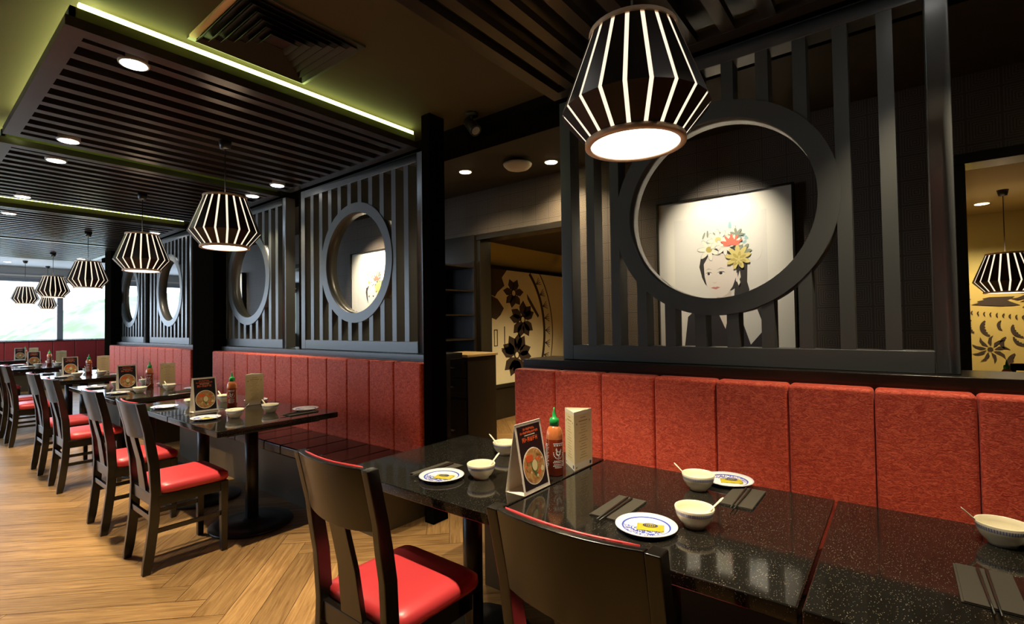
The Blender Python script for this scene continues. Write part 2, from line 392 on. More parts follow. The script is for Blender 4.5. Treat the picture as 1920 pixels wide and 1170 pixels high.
# far window wall
def window_wall():
    ZS, ZH = 1.135, 2.52
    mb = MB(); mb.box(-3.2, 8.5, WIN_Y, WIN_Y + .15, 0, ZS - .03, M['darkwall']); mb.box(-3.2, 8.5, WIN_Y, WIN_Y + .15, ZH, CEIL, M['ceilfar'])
    struct(mb.build('wall_far'))
    fr = MB(); fr.box(-3.2, 8.5, WIN_Y - .03, WIN_Y + .08, ZS - .03, ZS, M['blackwood']); fr.box(-3.2, 8.5, WIN_Y - .03, WIN_Y + .08, ZH - .02, ZH + .05, M['mullion'])
    fr.box(-3.2, 8.5, WIN_Y - .05, WIN_Y - .02, ZH + .1, ZH + .14, M['trimwhite'])
    for x in (-1.6, .45, 2.57, 4.7, 6.8): fr.box(x - .055, x + .055, WIN_Y - .02, WIN_Y + .08, ZS, ZH, M['mullion'])
    wdw = struct(fr.build('window_1'))
    g = MB().box(-3.2, 8.5, WIN_Y + .02, WIN_Y + .025, ZS, ZH, M['pane']).build('pane', wdw)
window_wall()
# hillside outside
def hill():
    mb = MB(); n = 60; vs = []; fs = []
    for j in range(n + 1):
        for i in range(n + 1):
            x = -6 + 46 * i / n; y = 36 + 22 * j / n
            R_ = [(-6, -1.5), (3, -.6), (5.4, .67), (7.9, 2.1), (9.5, 3.0), (11, 3.7), (14, 4.2), (20, 4.8), (40, 5.5)]
            rh = next(h0 + (h1 - h0) * (x - a0) / (a1 - a0) for (a0, h0), (a1, h1) in zip(R_, R_[1:]) if x <= a1)
            t = min(1, max(0, (y - 36) / 14)); t = t * t * (3 - 2 * t)
            h = -2 + (rh + 2) * t + (.16 * math.sin(x * 2.3 + j) + .12 * math.sin(x * 5.1 + 2 * j)) * t
            vs.append((x, y, h))
    for j in range(n):
        for i in range(n): a = j * (n + 1) + i; fs.append((a, a + 1, a + n + 2, a + n + 1))
    mb.add(vs, fs, M['hill'], True); o = struct(mb.build('terrain'))
hill()
# columns
for k, (y0, y1, x0, x1) in enumerate([(2.515, 2.60, 2.30, 2.44), (6.17, 6.785, 2.30, 2.44), (10.375, 10.75, 2.30, 2.44)]):
    struct(MB().box(x0, x1, y0, y1, 0, CEIL, M['column']).build('column', bevel=.004))
# narrow dark posts between screens
for y0, y1 in ((4.505, 4.60), (8.93, 9.15)):
    struct(MB().box(X_F + .03, X_F + .09, y0, y1, Z_L, CEIL, M['column']).build('column'))
# beam above the passage
struct(MB().box(2.60, 2.78, -3.0, 12.4, 2.685, CEIL, M['column']).build('beam'))

# ------------------------------------------------------------------ rooms behind the aisle
def back_rooms():
    # room seen through the passage: mustard wall with mural, facing the camera
    struct(MB().box(X_W + .14, 8.5, 4.52, 4.62, 0, CEIL, M['mustard']).build('wall_mustard'))
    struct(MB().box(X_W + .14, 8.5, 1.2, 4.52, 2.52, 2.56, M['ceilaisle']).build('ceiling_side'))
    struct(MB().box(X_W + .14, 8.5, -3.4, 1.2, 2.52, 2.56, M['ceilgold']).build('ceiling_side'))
    struct(MB().box(X_W + .14, 8.5, 4.49, 4.519, 0, .44, M['blackwood']).build('baseboard_mustard'))
    # mural panel
    s = 4.50 / 3.45
    y = 4.50
    x0, x1, z0, z1 = 5.21, 7.17, .50, 2.14
    t = thing('wall_mural', ((x0 + x1) / 2, y, z0), 'cream wall mural with dark arc and leaf shapes in black frame, through the passage', 'mural')
    X0 = -(x1 - x0) / 2; W_ = x1 - x0; H_ = z1 - z0
    f = MB(); b = .05
    f.box(X0 - b, X0 + W_ + b, -.04, .01, H_, H_ + b, M['blackwood']).box(X0 - b, X0 + W_ + b, -.04, .01, -b, 0, M['blackwood'])
    f.box(X0 - b, X0, -.04, .01, 0, H_, M['blackwood']).box(X0 + W_, X0 + W_ + b, -.04, .01, 0, H_, M['blackwood']); f.build('frame', t)
    MB().box(X0, X0 + W_, -.015, .01, 0, H_, M['muralbase']).build('panel', t)
    ink = MB(); F = lambda u, v, w_: (X0 + u * W_, w_, v * H_)
    def blob(pts, m=M['muralink'], d=0): ink.prism(pts, F, -.019 - d, -.014 - d, m)
    # large double arc with ticks
    def arc(cx, cy, rx, ry, a0, a1, th, n=28):
        A = [a0 + (a1 - a0) * i / n for i in range(n + 1)]
        for i in range(n):
            p = [(cx + rx * math.cos(A[i]), cy + ry * math.sin(A[i])), (cx + rx * math.cos(A[i + 1]), cy + ry * math.sin(A[i + 1])), (cx + (rx + th) * math.cos(A[i + 1]), cy + (ry + th) * math.sin(A[i + 1])), (cx + (rx + th) * math.cos(A[i]), cy + (ry + th) * math.sin(A[i]))]
            blob(p)
    arc(.10, .44, .56, .72, -.75, .85, .028); arc(.10, .44, .69, .84, -.72, .78, .009)
    for i in range(9):
        a = -.62 + i * .16
        for k in (-.05, -.02, .01, .04):
            c0 = (.10 + .59 * math.cos(a), .44 + .75 * math.sin(a)); c1 = (.10 + (.655) * math.cos(a + k), .44 + (.81) * math.sin(a + k))
            dx, dy = .002, .003
            blob([(c0[0], c0[1] - dy), (c1[0], c1[1] - dy), (c1[0], c1[1] + dy), (c0[0], c0[1] + dy)])
    # jagged dark corner mass
    blob([(0, 1), (.19, 1), (.13, .93), (.16, .86), (.08, .80), (.05, .76), (0, .78)])
    blob([(0, .77), (.08, .74), (.15, .66), (.11, .60), (.06, .56), (0, .58)])
    # generic leaf bouquets in the middle, stacked in three clusters
    def leaf(cx, cy, L_, w_, a):
        pts = [(-.5, 0), (-.25, .5), (.1, .62), (.5, 0), (.1, -.62), (-.25, -.5)]
        blob([(cx + (u * L_) * math.cos(a) - v * w_ * math.sin(a), cy + (u * L_) * math.sin(a) + v * w_ * math.cos(a)) for u, v in pts])
    rnd = random.Random(3)
    for cx, cy, n, R_ in ((.27, .80, 7, .10), (.38, .56, 9, .13), (.30, .24, 11, .15)):
        for k in range(n):
            a = k * 2 * PI / n + rnd.random() * .5
            leaf(cx + math.cos(a) * R_ * .7, cy + math.sin(a) * R_ * .8, R_ * 1.1, R_ * .55, a)
        blob([(cx + .035 * math.cos(i * PI / 4), cy + .045 * math.sin(i * PI / 4)) for i in range(8)])
        blob([(cx + .02 * math.cos(i * PI / 4), cy + .026 * math.sin(i * PI / 4)) for i in range(8)], M['muralbase'], .003)
    # curved stroke and two simple letter-like marks
    blob([(.44, .80), (.50, .73), (.60, .60), (.585, .58), (.50, .68), (.45, .75)])
    for x in (.035, .085):
        pass
    o = [(.04, .46), (.075, .46), (.075, .34), (.04, .34)]
    blob([(.035, .475), (.042, .475), (.042, .33), (.035, .33)]); blob([(.068, .475), (.075, .475), (.075, .33), (.068, .33)]); blob([(.035, .475), (.075, .475), (.075, .467), (.035, .467)]); blob([(.035, .338), (.075, .338), (.075, .33), (.035, .33)])
    blob([(.152, .50), (.160, .50), (.160, .30), (.152, .30)]); blob([(.12, .31), (.160, .31), (.160, .298), (.12, .298)])
    ink.build('painted_pattern', t)
    # gold papercut mural on the right
    XM = 7.6
    struct(MB().box(XM + .02, XM + .1, -3.4, 1.2, 0, 2.52, M['mustard']).build('wall_gold'))
    t = thing('papercut_mural', (XM, -1.4, .5), 'gold wall mural of dark feathered crescents and pinwheels behind the right hand lamp', 'mural')
    tp = [(-1.3, 0), (1.6, 0), (1.6, 1.6)]
    u = 1.6
    while u > -.84: tp += [(u, 1.60 if u > -.2 else 1.36 + .0), (u - .03, 1.55 if u > -.2 else 1.31)]; u -= .05
    tp += [(-.86, 1.50), (-1.3, 1.5)]
    MB().prism(tp, lambda u, v, w_: (w_, -u, v), -.01, .018, M['gold']).build('panel', t)
    ink = MB(); F2 = lambda u, v, w_: (w_, -u, v)
    def cres(cx, cy, r, a, teeth=7):
        out = []; inn = []
        for i in range(13):
            th = -1.15 + 2.3 * i / 12; out.append((-r * math.cos(th), r * math.sin(th)))
        for i in range(2 * teeth + 1):
            th = 1.15 - 2.3 * i / (2 * teeth); rr = r * (.62 if i % 2 else .48) + .0; inn.append((-rr * math.cos(th) - r * .02, r * 1.0 * math.sin(th)))
        pts = out + inn[1:-1]
        ca, sa = math.cos(a), math.sin(a)
        for i in range(len(out) - 1):
            pass
        ink.prism([(cx + u * ca - v * sa, cy + u * sa + v * ca) for u, v in pts], F2, -.016, -.009, M['muralink'])
    # coordinates: u to the right in view (towards -Y), v up
    for k in range(12): cres(-.775 + k * .0505, .915 - .0075 * k, .030, 0, 3)
    for k, (u, v, r, a) in enumerate([(-.71, .76, .085, .15), (-.585, .74, .10, .2), (-.485, .765, .062, .05), (-.35, .72, .09, .5), (-.345, .62, .08, .9), (-.455, .57, .075, -.1), (-.37, .36, .11, 0), (-.81, .49, .09, .3), (-.80, .38, .07, .7), (-.79, 1.30, .07, -.5), (-.775, 1.18, .06, -.8), (-.775, 1.02, .05, -1.0), (-.20, .72, .10, .3), (-.18, .45, .09, .8)]): cres(u, v, r, a)
    for cx, cy, n, k_ in ((-.605, .50, 9, .58), (-.25, 1.12, 9, .7), (-.05, .5, 8, .7)):
        for k in range(n):
            a = 2 * PI * k / n
            p = [(.06, 0), (.12, .055), (.21, .05), (.27, 0), (.2, .012), (.12, .0)]
            ink.prism([(cx + k_ * (u * math.cos(a) - v * math.sin(a)), cy + k_ * (u * math.sin(a) + v * math.cos(a))) for u, v in p], F2, -.016, -.009, M['muralink'])
        ink.prism([(cx + .024 * math.cos(i * PI / 4), cy + .024 * math.sin(i * PI / 4)) for i in range(8)], F2, -.016, -.009, M['muralink'])
    ink.prism([(-.745, 1.0), (-.68, 1.02), (-.70, 1.035), (-.64, 1.05), (-.655, 1.065), (-.60, 1.08), (-.40, 1.08), (-.46, 1.04), (-.36, .985), (-.5, .975)], F2, -.016, -.009, M['muralink'])
    for cx in (-.30, -.36): ink.prism([(cx, 1.02), (cx + .10, 1.07), (cx + .2, 1.05), (cx + .1, 1.03)], F2, -.016, -.009, M['muralink'])
    ink.build('painted_pattern', t)
back_rooms()

# ------------------------------------------------------------------ slatted ceiling panels
def slat_panel(y0, y1, label, x0=.455, x1=2.43):
    t = thing('slatted_ceiling_panel', ((x0 + x1) / 2, (y0 + y1) / 2, SL0), label, 'ceiling panel', 'slatted dark ceiling panels')
    hx, hy = (x1 - x0) / 2, (y1 - y0) / 2; bw = .075
    f = MB()
    f.box(-hx, hx, -hy, -hy + bw, 0, .045, M['slatpaint']).box(-hx, hx, hy - bw, hy, 0, .045, M['slatpaint'])
    f.box(-hx, -hx + bw, -hy + bw, hy - bw, 0, .045, M['slatpaint']).box(hx - bw, hx, -hy + bw, hy - bw, 0, .045, M['slatpaint'])
    f.build('frame', t)
    s = MB(); p = .152; n = int((2 * hy - 2 * bw) / p)
    for i in range(n):
        y = -hy + bw + (i + .5) * (2 * hy - 2 * bw) / n
        s.box(-hx + bw, hx - bw, y - .030, y + .030, .004, .045, M['slatpaint'])
    s.build('slats', t)
    MB().box(-hx + .02, hx - .02, -hy + .02, hy - .02, .095, .10, M['blackmetal']).build('backing', t)
    r = MB(); e = .018
    r.box(-hx + e, hx - e, -hy + e, -hy + e + .02, .045, .10, M['coverail']).box(-hx + e, hx - e, hy - e - .02, hy - e, .045, .10, M['coverail']).box(-hx + e, -hx + e + .02, -hy + e, hy - e, .045, .10, M['coverail'])
    r.build('cove_rail', t)
    l = MB(); e = .05
    l.box(-hx + .05, hx - .02, -hy + .03, -hy + .055, .10, .132, M['led']).box(-hx + .125, -hx + .14, -hy + .10, hy - .05, .10, .125, M['ledside'])
    l.build('led_strip', t)
    return t
PAN = [(-.25, 1.57), (2.78, 4.66), (4.88, 6.86), (7.40, 9.70), (9.86, 12.5)]
slat_panel(*PAN[0], 'dark slatted ceiling panel directly above the nearest tables')
slat_panel(*PAN[1], 'large dark slatted ceiling panel edged by the brightest green strip light')
slat_panel(*PAN[2], 'second slatted ceiling panel beyond the bright green strip, with dim green edge')
slat_panel(*PAN[3], 'third slatted ceiling panel beyond the bright green strip, with its own thin lit edge')
slat_panel(*PAN[4], 'farthest slatted ceiling panel, catching pale daylight near the windows')

# downlights
SPOT = []
def downlight(loc, label, first=None, warm=False, power=40, size=.06, spotsz=1.35, tilt=None):
    if first is None:
        t = thing('downlight', loc, label, 'ceiling light', 'round ceiling downlights')
        MB().lathe([(.050, .0), (.064, .0), (.066, .008), (.066, .04), (.050, .04), (.050, .0)], M['trimwhite'], 28).build('trim_ring', t)
        MB().disc((0, 0, -.002), .054, M['warmlens'] if warm else M['spotlens'], 28, False).build('lens', t)
    else: t = dup(first, loc, label)
    l = new_light('lamp', 'SPOT', (0, 0, -.01), power, (1, .80, .50) if warm else (1, .83, .60), t, shadow_soft_size=.025, spot_size=spotsz, spot_blend=.75)
    l.rotation_euler = (0, 0, 0)
    return t
d0 = downlight((.74, 2.95, SL0 - .004), 'bright downlight at the near left corner of the large slatted panel', power=165)
names = [((.76, 4.50), 'downlight at the far left corner of the large slatted panel, by the green edge', 45),
         ((.79, 5.10), 'downlight just beyond the first green cove, near left of second panel', 45),
         ((.80, 6.72), 'downlight at the far left corner of the second slatted panel', 40),
         ((.82, 7.80), 'small downlight at left edge of the third slatted panel', 40),
         ((2.22, 4.50), 'downlight above the far top corner of the first oval screen past the passage', 14),
         ((2.24, 5.05), 'downlight behind the cord of the second pendant, close to the screens', 14),
         ((2.25, 8.0), 'downlight above the two far oval screens, beside the third pendant', 14),
         ((.85, 11.9), 'distant downlight at the far left of the last slatted panel', 40),
         ((2.2, 11.9), 'distant downlight at the end of the screens near the black post', 14),
         ((1.15, 1.22), 'downlight over the near chairs, at the far corner of the nearest panel', 56),
         ((1.15, .02), 'downlight over the near chairs, at the near corner of the nearest panel', 22),
         ((2.12, -.12), 'downlight grazing the near end of the large round screen', 16)]
# move master mesh-only copy source: copies made from the lamp-free meshes
def dl_copy(loc, label, power, z=SL0 - .004, **kw):
    r = d0.copy(); COL.objects.link(r); r.location = (*loc, z); r['label'] = label
    for ch in d0.children:
        if ch.type == 'LIGHT': continue
        c = ch.copy(); COL.objects.link(c); c.parent = r
    new_light('lamp', 'SPOT', (0, 0, -.01), power, (1, .83, .60), r, shadow_soft_size=.025, spot_size=kw.get('ss', 1.35), spot_blend=.6)
    return r
for p, lab, pw in names: dl_copy(p, lab, pw * 2.6)
dl_copy((1.55, 14.9), 'tiny downlight in the plain pale ceiling before the windows', 30, CEIL - .004)
# warm downlights in the aisle
a0 = downlight((3.42, 3.24, CEIL - .006), 'glowing warm downlight in the dark ceiling beyond the passage', warm=True, power=38, spotsz=2.4)
a0['group'] = 'warm aisle downlights'
def aisle_dl(loc, label, power):
    r = a0.copy(); COL.objects.link(r); r.location = loc; r['label'] = label
    for ch in a0.children:
        if ch.type == 'LIGHT': continue
        c = ch.copy(); COL.objects.link(c); c.parent = r
    new_light('lamp', 'SPOT', (0, 0, -.01), power, (1, .80, .50), r, shadow_soft_size=.05, spot_size=2.3, spot_blend=.8)
aisle_dl((3.72, 2.45, CEIL - .006), 'warm downlight washing the fretted wall right of the passage ceiling dome', 75)
aisle_dl((3.72, 5.0, CEIL - .006), 'warm downlight washing the wall behind the first oval screen', 70)
aisle_dl((3.6, -1.3, CEIL - .006), 'warm downlight in the aisle beyond the right end of the ledge', 14)
for i, (x, y, p, lab) in enumerate([(5.4, 2.6, 280, 'warm downlight in the side room before the cream mural'), (6.9, -.70, 110, 'round flush light in the side room ceiling beside the right hand lamp cord'), (5.6, 7.4, 120, 'warm downlight in the side room seen between two oval screens')]):
    aisle_dl((x, y, (2.52 if y < 4.5 else CEIL) - .006), lab, p)

# daylight-coloured fill is left to the window; picture spots on a track
def track_spot(loc, target, label, power=30, col=(1, .90, .72), ss=.75):
    t = thing('track_spotlight', loc, label, 'spotlight', 'black picture spotlights')
    d = (Vector(target) - Vector(loc)).normalized()
    MB().lathe([(0, 0), (.045, 0), (.045, -.02), (0, -.02)], M['blackmetal'], 20).build('ceiling_plate', t)
    MB().tube([(0, 0, -.02), (0, 0, -.07)], .010, M['blackmetal']).build('stem', t)
    c = Vector((0, 0, -.09)); MB().tube([c - d * .06, c + d * .055, c + d * .06], [.036, .042, .042], M['blackmetal'], 18).build('housing', t)
    MB().tube([c + d * .0601, c + d * .0605], .030, M['chrome'], 18).build('rim', t)
    l = new_light('lamp', 'SPOT', c + d * .075, power, col, t, shadow_soft_size=.02, spot_size=ss, spot_blend=.9)
    l.rotation_euler = d.to_track_quat('-Z', 'Y').to_euler()
    return t
track_spot((2.50, 2.30, CEIL), (2.4, 1.2, 1.6), 'black spotlight on the ceiling at the corner above the passage', 3)
track_spot((3.25, 1.02, CEIL), (X_W, 1.07, 1.98), 'black spotlight above the framed portrait in the large round opening', 42, ss=1.15)
track_spot((3.25, 5.3, CEIL), (X_W, 5.45, 2.0), 'black spotlight above the portrait behind the first oval screen', 80, ss=1.2)
track_spot((3.25, 9.6, CEIL), (X_W, 9.8, 2.0), 'black spotlight above the portrait behind the second oval screen', 40, ss=1.2)

# ceiling dome (detector) in the aisle and air vent
t = thing('ceiling_dome', (3.49, 2.66, CEIL), 'pale curved dome fitting on the dark aisle ceiling beside the warm downlight', 'ceiling fitting')
MB().lathe([(0, 0), (.075, 0), (.075, -.035), (0, -.035)], M['blackmetal'], 28).build('mount', t)
MB().lathe([(.13, -.035), (.125, -.05), (.10, -.075), (.05, -.092), (0.001, -.096)], M['trimwhite'], 32).lathe([(.0, -.035), (.13, -.035)], M['trimwhite'], 32).build('cover', t)
def vent():
    t = thing('air_vent', (1.225, 2.47, CEIL), 'square black multi-blade ceiling air vent above the bright green strip', 'air vent')
    h = .31; m = M['blackmetal']
    MB().box(-h, h, -h, -h + .03, -.012, 0, M['slatpaint']).box(-h, h, h - .03, h, -.012, 0, M['slatpaint']).box(-h, -h + .03, -h + .03, h - .03, -.012, 0, M['trimtan'] if 'trimtan' in M else M['tan']).box(h - .03, h, -h + .03, h - .03, -.012, 0, M['slatpaint']).build('frame', t)
    MB().box(-h + .03, h - .03, -h + .03, h - .03, -.004, -.001, m).build('backing', t)
    v = MB()
    for k in range(6):
        a = .05 + k * .042
        # four-way blades: nested squares, each a sloping strip
        for q in range(4):
            c, s_ = math.cos(q * PI / 2), math.sin(q * PI / 2)
            P = [(-a, -a, -.004), (a, -a, -.004), (a + .022, -a - .022, -.022), (-a - .022, -a - .022, -.022)]
            P2 = [(x * c - y * s_, x * s_ + y * c, z) for x, y, z in P]
            P3 = [(x, y, z - .0015) for x, y, z in P2]
            v.add(P2 + P3, [(0, 1, 2, 3), (7, 6, 5, 4), (0, 4, 5, 1), (2, 6, 7, 3), (1, 5, 6, 2), (3, 7, 4, 0)], m)
    v.build('blades', t)
vent()
# ceiling sprinkler-like small fittings on the slat panels' pendant canopies are part of the pendants

# ------------------------------------------------------------------ lattice screens
def screen(y0, y1, label, z1=2.66):
    """charcoal lattice with a ring; returns thing at its base centre"""
    yc = (y0 + y1) / 2; hy = (y1 - y0) / 2; D = .10; zb = Z_L + .0015; H = z1 - zb
    t = thing('lattice_screen', (X_F, yc, zb), label, 'screen', 'dark lattice screens with round openings')
    m = M['framepaint']; st = .070; rb = .085; rt = .07
    f = MB(); f.box(0, D, -hy, -hy + st, 0, H, m).box(0, D, hy - st, hy, 0, H, m)
    f.box(0, D, -hy + st, hy - st, 0, rb, m).box(0, D, -hy + st, hy - st, H - rt, H, m); f.build('frame', t, bevel=.003)
    R, r = .512, .430; zc = 1.898 - zb
    # ring with square section
    n = 72; prof = [(R, 0), (R, D), (r, D), (r, 0)]
    vs = [(x - .004 if x == 0 else x + .004, rr * math.cos(2 * PI * j / n), zc + rr * math.sin(2 * PI * j / n)) for j in range(n) for rr, x in prof]
    g = MB(); k = 4
    for q in range(4):
        fs = [(j * 4 + q, j * 4 + (q + 1) % 4, ((j + 1) % n) * 4 + (q + 1) % 4, ((j + 1) % n) * 4 + q) for j in range(n)]
        g.add(vs, fs, m, q in (0, 2))
    g.build('ring', t)
    iw = 2 * hy - 2 * st; ns = 10; sw = .052; gap = (iw - ns * sw) / (ns + 1)
    for i in range(ns):
        a = -hy + st + gap + i * (gap + sw); b_ = a + sw; ym = (a + b_) / 2
        lo, hi = rb, H - rt
        dd = (R - .02) ** 2 - max(abs(a), abs(b_)) ** 2
        segs = [(lo, hi)]
        if min(abs(a), abs(b_)) < R - .02 and abs(ym) < R - .02:
            h = math.sqrt(max(0, (R - .03) ** 2 - ym ** 2)); segs = [(lo, zc - h), (zc + h, hi)]
        for z0, z1_ in segs:
            if z1_ - z0 > .01: MB().box(.003, D - .003, a, b_, z0, z1_, m).build('slat', t)
    return t
screen(-.177, 1.55, 'large dark lattice screen with round opening framing the flower portrait, nearest on the right')
screen(2.76, 4.505, 'lattice screen immediately left of the passage, its round opening showing a lit portrait')
screen(4.80, 6.495, 'lattice screen partly behind the second pendant, second screen left of the passage')
screen(7.285, 8.93, 'pale lit lattice screen between two black posts, third screen left of the passage')
screen(9.15, 10.78, 'smallest and farthest lattice screen, next to the windows')
# filler posts between screens 2 and 3 handled as columns
struct(MB().box(X_F + .03, X_F + .09, 4.505, 4.80, 2.3, CEIL, M['column']).build('column')) if False else None

# ------------------------------------------------------------------ banquettes
def banquette(y0, y1, label, seat0, seat1, nseat_label=None, ztop=1.095, vel='velvet', step=.285):
    t = thing('banquette', (X_B, (y0 + y1) / 2, 0), label, 'banquette', 'red panelled banquettes')
    hy = (y1 - y0) / 2
    n = max(1, round(2 * hy / step)); w_ = 2 * hy / n; dp = .10
    z0 = .44; m = M[vel]
    for i in range(n):
        a = hy - i * w_ - w_; b_ = a + w_
        pts_y = [a + .002, b_ - .002]
        MB().box(0, dp, a + .0015, b_ - .0015, z0, ztop, m).build('back_panel', t, bevel=.016, seg=3)
    # black timber carcass and ledge
    c = MB(); c.box(dp, dp + .19, -hy, hy, 0, Z_L - .045, M['blackwood']); c.build('carcass', t)
    MB().box(dp - .005, dp + .32, -hy, hy, Z_L - .045, Z_L - .001, M['blackwood']).build('ledge', t, bevel=.003)
    # seat
    s0, s1 = seat0 - (y0 + y1) / 2, seat1 - (y0 + y1) / 2
    ns = max(1, round((s1 - s0) / .26)); ws = (s1 - s0) / ns
    for i in range(ns):
        a = s0 + i * ws
        MB().box(-.43, -.003, a + .0015, a + ws - .0015, .385, .462, M['seatblack']).build('seat_panel', t, bevel=.014, seg=3)
    MB().box(-.34, dp, s0 + .02, s1 - .02, .0, .384, M['base']).build('seat_base', t)
    return t
banquette(-2.2, 1.79, 'long orange-red velvet banquette behind the nearest tables, under the round screen', -2.2, 1.75)
banquette(2.61, 6.15, 'red velvet banquette with dark leather seat, left of the passage', 2.66, 6.1)
banquette(6.80, 10.36, 'pinkish lit red banquette beyond the black post, below the two far screens', 6.85, 10.3)
# bench under the far windows
def far_bench():
    t = thing('window_bench', (1.0, WIN_Y - .30, 0), 'dark red panelled bench back running under the windows', 'banquette')
    for i in range(19):
        a = -3.8 + i * .40
        MB().box(a + .003, a + .397, 0, .12, .40, 1.10, M['darkvelvet']).build('back_panel', t, bevel=.012)
    MB().box(-3.8, 3.8, -.5, .0, .38, .46, M['seatblack']).build('seat', t, bevel=.012)
    MB().box(-3.8, 3.8, -.42, .12, 0, .38, M['base']).build('seat_base', t)
    MB().box(-3.8, 3.8, -.01, .29, 1.10, 1.12, M['blackwood']).build('ledge', t)
far_bench()
# low counter behind the ledge on the right
t = thing('low_partition', (4.9, -1.2, 0), 'low black partition rail with pale top edge below the gold mural', 'partition')
MB().box(0, .08, -1.4, .75, 0, .93, M['blackwood']).build('panel', t)
MB().box(-.03, .11, -1.4, .76, .93, .955, M['blackmetal']).build('rail', t)
MB().box(-.034, -.030, -1.4, .62, .944, .955, M['trimwhite']).build('edge_strip', t)

# ------------------------------------------------------------------ framed portraits
def portrait(yc, label, zb=1.10):
    S = .98; t = thing('framed_portrait', (X_W, yc, zb), label, 'picture', 'framed flower headdress portraits')
    F = lambda u, v, w_: (-w_, -u * S, v * S)       # u -0.5..0.5 to the viewer's right, v up, w out of the wall
    H = 1.25; b = .014
    f = MB()
    for a0_, a1_, v0, v1 in ((-.5 - b, .5 + b, H, H + b), (-.5 - b, .5 + b, -b, 0), (-.5 - b, -.5, 0, H), (.5, .5 + b, 0, H)):
        f.prism([(a0_, v0), (a1_, v0), (a1_, v1), (a0_, v1)], F, 0, .07, M['blackwood'])
    f.build('frame', t)
    MB().prism([(-.5, 0), (.5, 0), (.5, H), (-.5, H)], F, .03, .05, M['white']).build('mount', t)
    p = MB(); lay = [.0505]
    def P(pts, m):
        lay[0] += .00007; p.prism(pts, F, .050, lay[0], M[m])
    def ell(cx, cy, rx, ry, m, n=20, a=0):
        P([(cx + rx * math.cos(2 * PI * i / n) * math.cos(a) - ry * math.sin(2 * PI * i / n) * math.sin(a), cy + rx * math.cos(2 * PI * i / n) * math.sin(a) + ry * math.sin(2 * PI * i / n) * math.cos(a)) for i in range(n)], m)
    P([(-.37, .06), (.33, .06), (.33, 1.10), (-.37, 1.10)], 'greyprint')
    # shoulders, dress
    P([(-.30, .06), (.33, .06), (.33, .36), (.20, .42), (.08, .44), (-.04, .44), (-.18, .38), (-.27, .30)], 'dress')
    P([(-.07, .42), (.07, .42), (.02, .20)], 'skin')
    P([(.10, .40), (.24, .38), (.30, .20), (.20, .08)], 'greyprint')
    # hair back and plait
    ell(.005, .68, .165, .20, 'hair'); P([(.11, .70), (.19, .70), (.185, .56), (.20, .50), (.17, .42), (.12, .40), (.09, .46)], 'hair')
    P([(-.04, .50), (.07, .50), (.07, .42), (-.04, .42)], 'skinshade')
    # face
    P([(-.135, .72), (-.13, .62), (-.115, .55), (-.08, .485), (-.045, .455), (-.005, .45), (.04, .475), (.08, .53), (.105, .60), (.115, .68), (.10, .76), (.04, .81), (-.05, .81), (-.11, .78)], 'skin')
    P([(.105, .63), (.135, .65), (.14, .60), (.12, .56), (.105, .57)], 'skin')
    for ex, w_ in ((-.098, .024), (-.005, .030)):
        ell(ex, .640, w_, .011, 'white', 14); ell(ex, .640, w_ * .42, .010, 'hair', 12); 
        P([(ex - w_ * 1.1, .641), (ex - w_ * .3, .655), (ex + w_ * .6, .654), (ex + w_ * 1.2, .644), (ex + w_ * .5, .648), (ex - w_ * .3, .649)], 'hair')
        P([(ex - w_ * 1.2, .668), (ex, .684), (ex + w_ * 1.3, .672), (ex, .679)], 'leafprint')
    P([(-.068, .58), (-.06, .566), (-.04, .572), (-.03, .578), (-.045, .565), (-.062, .562)], 'skinshade')
    P([(-.085, .528), (-.062, .535), (-.05, .532), (-.035, .536), (-.012, .529), (-.045, .514)], 'lip')
    # hairline sweep
    P([(-.15, .62), (-.135, .72), (-.10, .78), (-.03, .80), (.05, .79), (.11, .70), (.12, .60), (.14, .68), (.13, .80), (.03, .87), (-.08, .86), (-.155, .78), (-.17, .70)], 'hair')
    # flowers
    def flower(cx, cy, R_, m, n=9, ph=0, inner=None):
        for k in range(n):
            a = ph + 2 * PI * k / n; ell(cx + math.cos(a) * R_ * .6, cy + math.sin(a) * R_ * .6, R_ * .48, R_ * .2, m, 12, a)
        ell(cx, cy, R_ * .3, R_ * .3, inner or m, 12)
    ell(.24, .80, .055, .085, 'greyprint'); [ell(.165 + .022 * math.cos(k * 1.3), .895 + .03 * math.sin(k * 1.3), .016, .010, 'bluegrey', 8, k) for k in range(7)]
    for k in range(7): ell(-.13 + k * .03, .95 + .012 * math.sin(k * 2), .030, .007, 'leafprint', 10, 1.2 + k * .35)
    ell(.07, 1.00, .012, .04, 'bluegrey'); ell(.05, .96, .04, .03, 'petal')
    flower(-.09, .835, .088, 'greyline', 7, .38, 'yellowpetal'); flower(-.09, .835, .083, 'petal', 7, .40, 'petalgold')
    flower(-.02, .905, .083, 'greyline', 8, .08); flower(-.02, .905, .078, 'petal', 8, .1, 'yellowpetal'); flower(.03, .85, .072, 'greyline', 8, .05); flower(.03, .85, .066, 'white', 8, .08, 'petal')
    flower(.10, .955, .045, 'greyline', 6, .3); flower(.10, .955, .040, 'petal', 6, .32)
    flower(.12, .93, .05, 'leafprint', 7); flower(.16, .80, .06, 'leafprint', 7)
    for k in range(11): ell(.08 + .052 * math.cos(PI * k / 10), .855 + .050 * math.sin(PI * k / 10) + .006 * (k % 2), .010, .032, 'coral' if k % 2 else 'petal', 10, PI * k / 10 - PI / 2)
    for k in range(8): ell(.08 + .032 * math.cos(PI * k / 7), .858 + .026 * math.sin(PI * k / 7), .011, .030, 'coral', 10, PI * k / 7 - PI / 2)
    flower(.125, .755, .088, 'yellowpetal', 9, .2, 'yellowpetal'); flower(.13, .74, .055, 'petalgold', 7, .5, 'petalgold'); flower(.132, .735, .03, 'yellowpetal', 5, .2)
